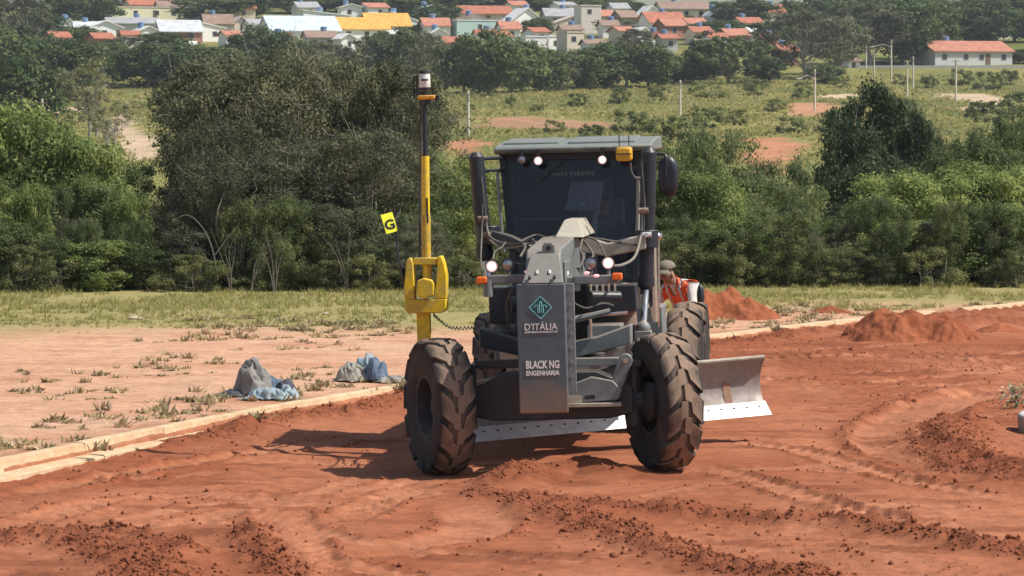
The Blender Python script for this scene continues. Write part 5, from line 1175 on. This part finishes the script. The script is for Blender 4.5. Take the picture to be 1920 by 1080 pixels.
# coiled cable from mast to machine
k0, k1, k2 = G(812,588,ym), G(845,612,1.6), G(892,612,1.5); path = []
base = catmull([k0,k1,k2],60); NB = len(base)
for i, p in enumerate(base): 
    a = i/NB*2*math.pi*15; path.append(p+Vector((0,.016*math.cos(a),.016*math.sin(a))))
P(MB().tube(path,.006,5),'coiled_cable',RUB)
# sign on its rod
q0 = G(758,530,ym-.02); q1 = G(736,420,ym-.02); P(MB().tube([q0,(q0+q1)/2+Vector((-.01,0,0)),q1+Vector((.01,.05,.0))],.014,6),'sign_rod',BLACK)
cs = G(729,416,ym-.05); sg = MB(); aS = R(14); cx_, sx_ = math.cos(aS), math.sin(aS)
TW = math.tan(R(36))
def sp(a,b_,y): return (cs.x+(a*cx_-b_*sx_), y+(a*cx_-b_*sx_)*TW, cs.z+a*sx_+b_*cx_)
sg.add([sp(-.055,-.10,cs.y),sp(.055,-.10,cs.y),sp(.055,.10,cs.y),sp(-.055,.10,cs.y),sp(-.055,-.10,cs.y+.012),sp(.055,-.10,cs.y+.012),sp(.055,.10,cs.y+.012),sp(-.055,.10,cs.y+.012)], [(0,1,2,3),(4,7,6,5),(0,4,5,1),(1,5,6,2),(2,6,7,3),(3,7,4,0)])
so = P(sg,'sign_plate',paint('sign_lime',(.86,.92,.05),.5,dust=.06,bmp=0),smooth=0)
tg = text('G', .135, BLACK2, so, (0,0,0), None, .004)
for v in tg.data.vertices: a, b_ = v.co.x, v.co.z-.062; v.co = Vector(sp(a,b_,cs.y-.003+v.co.y))
# ================================================================== PEOPLE
def skin_mesh(J, E, root, sub=2):
    """continuous body surface from joints {name: (pos, radius)} and edges"""
    nm = list(J); ix = {k:i for i,k in enumerate(nm)}
    me = bpy.data.meshes.new('b'); me.from_pydata([J[k][0] for k in nm], [(ix[a],ix[b_]) for a,b_ in E], [])
    o = bpy.data.objects.new('b', me); S.collection.objects.link(o)
    md = o.modifiers.new('s','SKIN'); md.use_smooth_shade = True
    for k in nm:
        r = J[k][1]; sv = me.skin_vertices[0].data[ix[k]]; sv.radius = (r,r) if not isinstance(r,tuple) else r; sv.use_root = (k == root)
    ss = o.modifiers.new('u','SUBSURF'); ss.levels = sub; ss.render_levels = sub
    dg = bpy.context.evaluated_depsgraph_get(); r = bpy.data.meshes.new_from_object(o.evaluated_get(dg)); bpy.data.objects.remove(o); return r
def person(name, J, E, zones, label, loc, rz, extra):
    """zones: list of (material, test(point)) first match wins"""
    root = empty(name, loc, (0,0,rz)); tag(root, label, 'person')
    me = skin_mesh(J, E, 'pelvis'); me.name = 'body'; me.materials.clear()
    for m_, t in zones: me.materials.append(m_)
    for p in me.polygons:
        for i, (m_, t) in enumerate(zones):
            if t(p.center): p.material_index = i; break
        p.use_smooth = True
    b = link(bpy.data.objects.new('body', me), root)
    extra(root, me); return root
def shell(me, test, off, name, mat, parent):
    """clothing: the part of the body surface that passes the test, lifted off by off and given thickness"""
    bm = bmesh.new(); bm.from_mesh(me); bm.normal_update()
    bmesh.ops.delete(bm, geom=[f for f in bm.faces if not test(f.calc_center_median())], context='FACES')
    for v in bm.verts: v.co += v.normal*off
    m2 = bpy.data.meshes.new(name); bm.to_mesh(m2); bm.free(); m2.materials.clear(); m2.materials.append(mat)
    for p in m2.polygons: p.material_index = 0; p.use_smooth = True
    o = link(bpy.data.objects.new(name, m2), parent); s = o.modifiers.new('t','SOLIDIFY'); s.thickness = .006; s.offset = 1; return o
SKIN = paint('skin', (.30,.17,.115), .55, dust=0, bmp=.1, var=.06)
SHIRT = paint('shirt_white', (.66,.63,.58), .85, dust=.15, bmp=.4); TROU = paint('trousers_dark', (.07,.075,.09), .9, dust=.3, bmp=.4)
VEST = paint('vest_orange', (.86,.115,.025), .7, dust=.08, bmp=.4); STRIPE = paint('vest_tape', (.55,.56,.52), .5, dust=.1, bmp=0); CAPM = paint('cap_khaki', (.20,.175,.13), .9, dust=.2, bmp=.4); BOOT = paint('boot', (.05,.04,.035), .7, dust=.5)
NAVY = paint('shirt_navy', (.025,.04,.075), .85, dust=.1, bmp=.3); HAIR = paint('hair_dark', (.015,.012,.01), .8, dust=0, bmp=.3)
def fingers(J, E, s, hand, direc, side, pref):
    """five separate fingers from a palm vertex: direc along the hand, side towards the thumb"""
    d = Vector(direc).normalized(); t = Vector(side).normalized(); nrm = d.cross(t)
    for k, (off, ln) in enumerate(((.032,.068),(.011,.078),(-.010,.072),(-.030,.055))):
        b_ = Vector(hand)+t*off+d*.035; k0 = f'{pref}f{k}'
        J[k0+'a'] = (tuple(b_), .0095); J[k0+'b'] = (tuple(b_+d*ln*.5+nrm*.006), .0088); J[k0+'c'] = (tuple(b_+d*ln*.95+nrm*.026), .0075)
        E += [(pref+'hand',k0+'a'),(k0+'a',k0+'b'),(k0+'b',k0+'c')]
    J[pref+'th1'] = (tuple(Vector(hand)+t*.045+d*.005), .011); J[pref+'th2'] = (tuple(Vector(hand)+t*.072+d*.04), .0095); E += [(pref+'hand',pref+'th1'),(pref+'th1',pref+'th2')]
# worker bending forward behind the machine; figure faces local -Y
def worker():
    J = {'pelvis':((0,.10,.93),(.16,.115)),'waist':((0,.05,1.08),(.155,.11)),'chest':((0,-.12,1.28),(.18,.125)),'neckb':((0,-.25,1.36),(.09,.075)),'neck':((0,-.305,1.395),.056),'head1':((0,-.355,1.435),(.072,.085)),'head2':((0,-.405,1.495),(.078,.095)),'head3':((0,-.425,1.56),(.06,.075))}
    E = [('pelvis','waist'),('waist','chest'),('chest','neckb'),('neckb','neck'),('neck','head1'),('head1','head2'),('head2','head3')]
    for s, n_ in ((-1,'r'),(1,'l')):
        J.update({n_+'hip':((s*.10,.09,.86),.105), n_+'knee':((s*.13,-.02,.48),.072), n_+'calf':((s*.135,.01,.32),.066), n_+'ank':((s*.14,.06,.09),.045), n_+'heel':((s*.14,.08,.045),.042), n_+'toe':((s*.15,-.13,.035),.036)})
        E += [('pelvis',n_+'hip'),(n_+'hip',n_+'knee'),(n_+'knee',n_+'calf'),(n_+'calf',n_+'ank'),(n_+'ank',n_+'heel'),(n_+'ank',n_+'toe')]
        el = (s*.30,-.29,1.06); hd_ = (s*.15,-.54,.97)
        J.update({n_+'sh':((s*.20,-.19,1.325),.075), n_+'up':((s*.26,-.24,1.19),.056), n_+'el':(el,.047), n_+'wr':((s*.19,-.48,.99),.031), n_+'hand':(hd_,(.034,.022))})
        E += [('chest',n_+'sh'),(n_+'sh',n_+'up'),(n_+'up',n_+'el'),(n_+'el',n_+'wr'),(n_+'wr',n_+'hand')]
        fingers(J, E, s, hd_, (-s*.3,-.9,-.3), (-s*.9,.3,.1), n_)
    def is_hand(p): return p.y < -.45 and p.z < 1.10
    zones = [(BOOT, lambda p: p.z < .12),(TROU, lambda p: p.z < .96),(SKIN, is_hand),(SKIN, lambda p: p.y < -.29 and p.z > 1.37 and abs(p.x) < .125),(SHIRT, lambda p: True)]
    def extra(root, me):
        shell(me, lambda p: p.z > 1.0 and abs(p.x) < .20 and p.z < 1.46 and p.y > -.30 and not (abs(p.x) < .022 and p.y < -.06), .014, 'vest', VEST, root)
        for s in (-1,1): shell(me, lambda p, s=s: p.z > 1.02 and .075 < s*p.x < .115 and p.z < 1.41 and p.y > -.30, .022, 'vest_tape', STRIPE, root)
        hc_ = Vector((0,-.412,1.53)); mb = MB(); mb.sphere(hc_+Vector((0,.012,.03)), (.096,.118,.088), 18, 10)
        c = mb.build('cap', CAPM, root, smooth=60)
        bm = bmesh.new(); bm.from_mesh(c.data); bmesh.ops.delete(bm, geom=[v for v in bm.verts if v.co.z < hc_.z-.005+.35*(v.co.y-hc_.y)], context='VERTS'); bm.to_mesh(c.data); bm.free()
        so_ = c.modifiers.new('t','SOLIDIFY'); so_.thickness = .008
        br = MB(); V = []
        for r0, dz in ((.085,.012),(.175,-.035)):
            for i in range(13):
                t = -math.pi*.86+math.pi*.72*i/12; V.append((hc_.x+math.cos(t)*r0*.92, hc_.y+math.sin(t)*r0*1.05+.01, hc_.z+dz+.004-(.018*(abs(math.cos(t))**2) if r0 > .12 else 0)))
        br.add(V, [(i,i+1,14+i,13+i) for i in range(12)]); b2 = br.build('cap_brim', CAPM, c, smooth=60); b2.modifiers.new('t','SOLIDIFY').thickness = .006
        mb = MB(); mb.sphere((0,-.505,1.468),(.014,.02,.022)); mb.build('nose', SKIN, root)
        for s in (-1,1):
            MB().sphere((s*.03,-.492,1.495),(.012,.008,.007)).build('eye', paint('eye_dark',(.03,.02,.02),.3,dust=0,bmp=0), root); MB().sphere((s*.083,-.385,1.475),(.012,.022,.032)).build('ear', SKIN, root)
        MB().box((0,-.478,1.432),(.045,.012,.008)).build('mouth', paint('lips',(.22,.09,.07),.6,dust=0,bmp=0), root, .003)
    return J, E, zones, extra
J, E, zones, extra = worker()
wd_ = 45.2; wx_ = pt(1297, wd_)
wx_ += 0
person('person', J, E, zones, 'person in orange safety vest and khaki cap stooping behind the rear wheel', (wx_, wd_, gz(wx_,wd_)-.01), R(-48), extra).scale = (1.06,1.06,1.06)
# operator seated in the cab
def operator():
    J = {'pelvis':((0,.0,.12),(.16,.12)),'waist':((0,.03,.28),(.15,.11)),'chest':((0,.04,.50),(.18,.12)),'neckb':((0,.02,.64),(.08,.07)),'neck':((0,.0,.70),.053),'head1':((0,-.02,.76),(.07,.082)),'head2':((0,-.02,.84),(.076,.092)),'head3':((0,-.01,.91),(.058,.07))}
    E = [('pelvis','waist'),('waist','chest'),('chest','neckb'),('neckb','neck'),('neck','head1'),('head1','head2'),('head2','head3')]
    for s, n_ in ((-1,'r'),(1,'l')):
        J.update({n_+'hip':((s*.10,-.05,.10),.10), n_+'knee':((s*.13,-.44,.10),.07), n_+'calf':((s*.13,-.47,-.06),.06), n_+'ank':((s*.13,-.45,-.28),.045), n_+'toe':((s*.13,-.60,-.34),.035)})
        E += [('pelvis',n_+'hip'),(n_+'hip',n_+'knee'),(n_+'knee',n_+'calf'),(n_+'calf',n_+'ank'),(n_+'ank',n_+'toe')]
        hd_ = (s*.17,-.42,.40)
        J.update({n_+'sh':((s*.20,.02,.58),.07), n_+'el':((s*.27,-.10,.34),.047), n_+'wr':((s*.19,-.34,.38),.032), n_+'hand':(hd_,(.034,.022))})
        E += [('chest',n_+'sh'),(n_+'sh',n_+'el'),(n_+'el',n_+'wr'),(n_+'wr',n_+'hand')]
        fingers(J, E, s, hd_, (-s*.2,-.8,-.5), (-s*.8,.0,.5), n_)
    zones = [(SKIN, lambda p: p.y < -.33 and p.z > .28),(TROU, lambda p: p.z < .16),(HAIR, lambda p: p.z > .865 or (p.z > .76 and p.y > .02)),(SKIN, lambda p: p.z > .70),(NAVY, lambda p: True)]
    def extra(root, me):
        MB().sphere((0,-.115,.82),(.014,.02,.022)).build('nose', SKIN, root)
        for s in (-1,1): MB().sphere((s*.03,-.103,.845),(.012,.008,.007)).build('eye', BLACK2, root); MB().sphere((s*.08,-.01,.82),(.012,.022,.032)).build('ear', SKIN, root)
    return J, E, zones, extra
J, E, zones, extra = operator()
mwg = Matrix.Translation((GX,GY,0)) @ Matrix.Rotation(-YAW,4,'Z') @ Matrix.Rotation(-ROLL,4,'Y')
person('person', J, E, zones, 'machine operator in a dark shirt seated inside the cab', mwg @ Vector((CBX+.22,3.88,1.66)), -YAW, extra)
# ================================================================== SMALL THINGS ON THE SITE
def mound(name, px, row, wpx, toprow, label, seed, dep=.8, peaks=3, rough=1.):
    x, y = flat(px,row,.08); s = F/y; w_ = wpx/2/s; h = (row-toprow)/s; rg = np.random.default_rng(seed); n_ = 110
    u = np.linspace(-1.25,1.25,n_); U, Vv = np.meshgrid(u,u); Xw = x+U*w_; Yw = y+.2+Vv*w_*dep
    r = np.sqrt(U**2+Vv**2)*(1+.22*fbm(U*1.7+seed,Vv*1.7,seed,2)); H = np.maximum(1-r,0)**.9
    for k in range(peaks): cx_, cy_ = rg.uniform(-.5,.5,2); H = np.maximum(H, rg.uniform(.55,.9)*np.maximum(1-np.hypot(U-cx_,Vv-cy_)*1.45,0))
    Zw = near(Xw.ravel(),Yw.ravel())-.05+H.ravel()*h*.95+np.clip(H.ravel()*5,0,1)*rough*(.16*h*fbm(Xw.ravel()/.2,Yw.ravel()/.2,seed+3,4)+.22*h*np.maximum(fbm(Xw.ravel()/.6,Yw.ravel()/.6,seed+5,3),0))
    c = lerp(C3((.24,.072,.034)), C3((.38,.132,.062)), (fbm(Xw.ravel()/.4,Yw.ravel()/.4,seed+9,3)+1)/2)
    me = np_mesh(name, np.c_[Xw.ravel()-x,Yw.ravel()-y,Zw], grid_faces(n_,n_), {'Col': c, 'loose': np.ones(n_*n_)}, True); me.materials.append(SOIL)
    o = link(bpy.data.objects.new(name, me)); o.location = (x,y,0); return tag(o, label, 'soil mound')
mound('soil_mound', 1365, 598, 190, 533, 'tall smooth mound of red soil behind the stooping worker', 31)
mound('soil_mound', 1712, 624, 250, 552, 'rough mound of red soil heaped over the kerb', 37, .7, 5, 1.2)
mound('soil_mound', 1560, 588, 120, 566, 'low mound of red soil between the two larger heaps', 43)
mound('soil_mound', 1880, 610, 110, 586, 'small red soil heap beside the broken kerb', 47)
# crumpled sacks and cloths: sheets slumped over themselves, with sharp folds and ragged outlines
SACK = paint('sack_grey', (.22,.215,.205), .9, dust=.4, dscale=7, dcol=(.36,.32,.28), bmp=.7); CLB = paint('cloth_blue', (.11,.16,.23), .85, dust=.3, dscale=8, dcol=(.26,.30,.34), bmp=.6); CLP = paint('cloth_pale', (.30,.37,.40), .85, dust=.45, dscale=9, dcol=(.24,.34,.40), bmp=.6); CLK = paint('cloth_khaki', (.30,.30,.27), .9, dust=.4, dscale=8, bmp=.6); CLD = paint('cloth_dark', (.06,.07,.09), .9, dust=.3, bmp=.5)
def drape(name, px, row, wd, dp, peaks, seed, mat, label, fold=.07, lift=0.):
    """one slumped cloth: peaks = (x, y, height, spread) in metres"""
    x0, y0 = flat(px,row,.09); n_ = 64; u = np.linspace(-1,1,n_); U, Vv = np.meshgrid(u,u); X_, Y_ = (U*wd).ravel(), (Vv*dp).ravel()
    H = np.zeros(len(X_))
    for a, b_, h, sp_ in peaks: H = np.maximum(H, h*np.maximum(1-(np.hypot(X_-a,(Y_-b_)*1.2)/sp_)**2,0)**.8*.82)
    f1 = 1-2.6*np.abs(fbm(X_/.11+seed+Y_/.3, Y_/.16+H*4, seed, 3)); f2 = fbm(X_/.07+seed, Y_/.07+H*5, seed+3, 2)
    Zc = H+fold*1.35*f1*(.45+H*1.1)+.012*f2+.012
    Xc = X_+.05*fbm(X_/.11,Y_/.11+H*6,seed+7,3); Yc = Y_+.06*fbm(X_/.11+9,Y_/.11+H*6,seed+8,3)
    rr = np.sqrt(U**2+Vv**2).ravel()*(1+.30*fbm(U.ravel()*2.3+seed,Vv.ravel()*2.3,seed+11,3)); ok = rr < .95
    edge = sst(.6,.95,rr); Zc = Zc*(1-.8*edge); Zc = np.maximum(Zc, .004+.012*(f2+1)*edge)
    gzv = near(Xc+x0, Yc+y0); zb = gz(x0,y0)
    V = np.c_[Xc, Yc, Zc+lift+(gzv-zb)*.9]; f = grid_faces(n_,n_); f = f[ok[f].all(1)]
    used = np.unique(f); re = np.full(len(V),-1); re[used] = np.arange(len(used))
    me = np_mesh(name, V[used], re[f], None, True); me.materials.append(mat)
    o = link(bpy.data.objects.new(name, me)); o.location = (x0,y0,zb); m_ = o.modifiers.new('t','SOLIDIFY'); m_.thickness = .008; m_.offset = 1
    return tag(o, label, 'cloth')
drape('cement_sack', 478, 742, .27, .24, [(-.03,0,.44,.26),(.05,.02,.36,.20)], 3, SACK, 'grey crumpled sack standing peaked on the bare verge', .09)
drape('tarpaulin', 508, 748, .38, .26, [(.02,-.02,.10,.35),(.2,0,.14,.2)], 9, CLP, 'pale blue crumpled cloth lying against the peaked sack', .08)
drape('tarpaulin', 495, 741, .28, .16, [(0,0,.22,.25),(.12,0,.2,.15)], 12, CLB, 'dark blue folded cloth between the sack and the pale cloth', .07, .03)
drape('tarpaulin', 432, 743, .26, .14, [(.05,0,.06,.2)], 15, CLD, 'flat dark rag beside the foot of the peaked sack', .04)
drape('tarpaulin', 536, 742, .12, .10, [(0,0,.15,.14)], 18, CLD, 'small dark bundle on the end of the pale cloth', .06, .03)
drape('garment', 690, 714, .30, .22, [(-.03,0,.31,.24),(.12,0,.2,.2)], 21, CLP, 'pale greenish blue garment heaped by the kerb near the front wheel', .10)
drape('garment', 704, 716, .18, .13, [(0,0,.26,.20)], 24, CLB, 'blue garment bundled on the pale heap by the kerb', .09, .02)
drape('garment', 660, 716, .24, .18, [(0,0,.2,.2)], 27, CLK, 'khaki garment lying at one side of the pale heap', .09)
drape('garment', 736, 718, .26, .14, [(0,0,.07,.2)], 33, CLK, 'flat pinkish rag between the pale heap and the front wheel', .05)
for px,row,s in ((250,590,.09),(262,592,.06),(610,585,.05)):
    x, y = flat(px,row,.16); mb = MB(); mb.sphere((0,0,s*.3),(s,s*.8,s*.5),9,6); o = mb.build('stone', paint('stone_pale',(.45,.36,.28),.9,dust=.3,bmp=.5)); o.location = (x,y,gz(x,y))
    for v in o.data.vertices: v.co *= random.uniform(.8,1.15)
    tag(o,'small pale stone at the edge of the grass strip','stone','small stones at the grass edge')
# concrete ring and flowering weed at the right edge of the site
x, y = flat(1960,800,.05); mb = MB(); mb.lathe([(0,.20),(0,.27),(.26,.27),(.28,.25),(.28,.22),(.26,.20)], (0,0,0), 'z', 36, closed=True)
o = mb.build('concrete_ring', paint('ring_concrete',(.40,.38,.36),.9,dust=.35,bmp=.5), bevel=.008); o.location = (x,y,gz(x,y)-.04); o.rotation_euler = (R(7),R(-6),0); tag(o,'pale concrete pipe ring set into the loose soil','concrete ring')
L_FLW = leafm('flower_leaf', [(.14,.16,.06),(.35,.36,.22),(.62,.60,.48)], .3)
rg = np.random.default_rng(77); k = 150; C_ = rg.normal(0,1,(k,3))*np.array((.10,.10,0)); C_[:,2] = rg.random(k)*.28
v, f, r_ = leaves(C_, rg.normal(size=(k,3))+np.array((0,0,.5)), rg.random(k), .06, rg, .6); me = np_mesh('foliage', v, f, {'rnd': r_}); me.materials.append(L_FLW)
x, y = flat(1908,755,.05); o = empty('flowering_weed',(x,y,gz(x,y)-.01)); tag(o,'pale flowering weed growing beside the concrete ring','weed'); link(bpy.data.objects.new('foliage',me),o)
mb = MB(); [mb.tube([(0,0,-.02),(a*.3,b_*.3,.12),(a,b_,.26)],.005,4) for a,b_ in ((.08,.02),(-.07,.04),(.01,-.08),(-.04,-.05),(.1,-.05))]; mb.build('stem', BARK, o)
# ================================================================== AIR
hz = MB().bx(-1500,1500,-8,2560,-8,64); hz = hz.build('haze', None, smooth=0)
m = bpy.data.materials.new('haze_air'); m.use_nodes = True; n = m.node_tree; n.nodes.clear(); o_ = n.nodes.new('ShaderNodeOutputMaterial'); pv = n.nodes.new('ShaderNodeVolumePrincipled')
pv.inputs['Color'].default_value = (.82,.88,.95,1); pv.inputs['Density'].default_value = .00013; pv.inputs['Anisotropy'].default_value = .2
n.links.new(pv.outputs[0], o_.inputs['Volume']); hz.data.materials.append(m); tag(hz, 'thin pale haze over the whole valley', 'haze', kind='stuff')
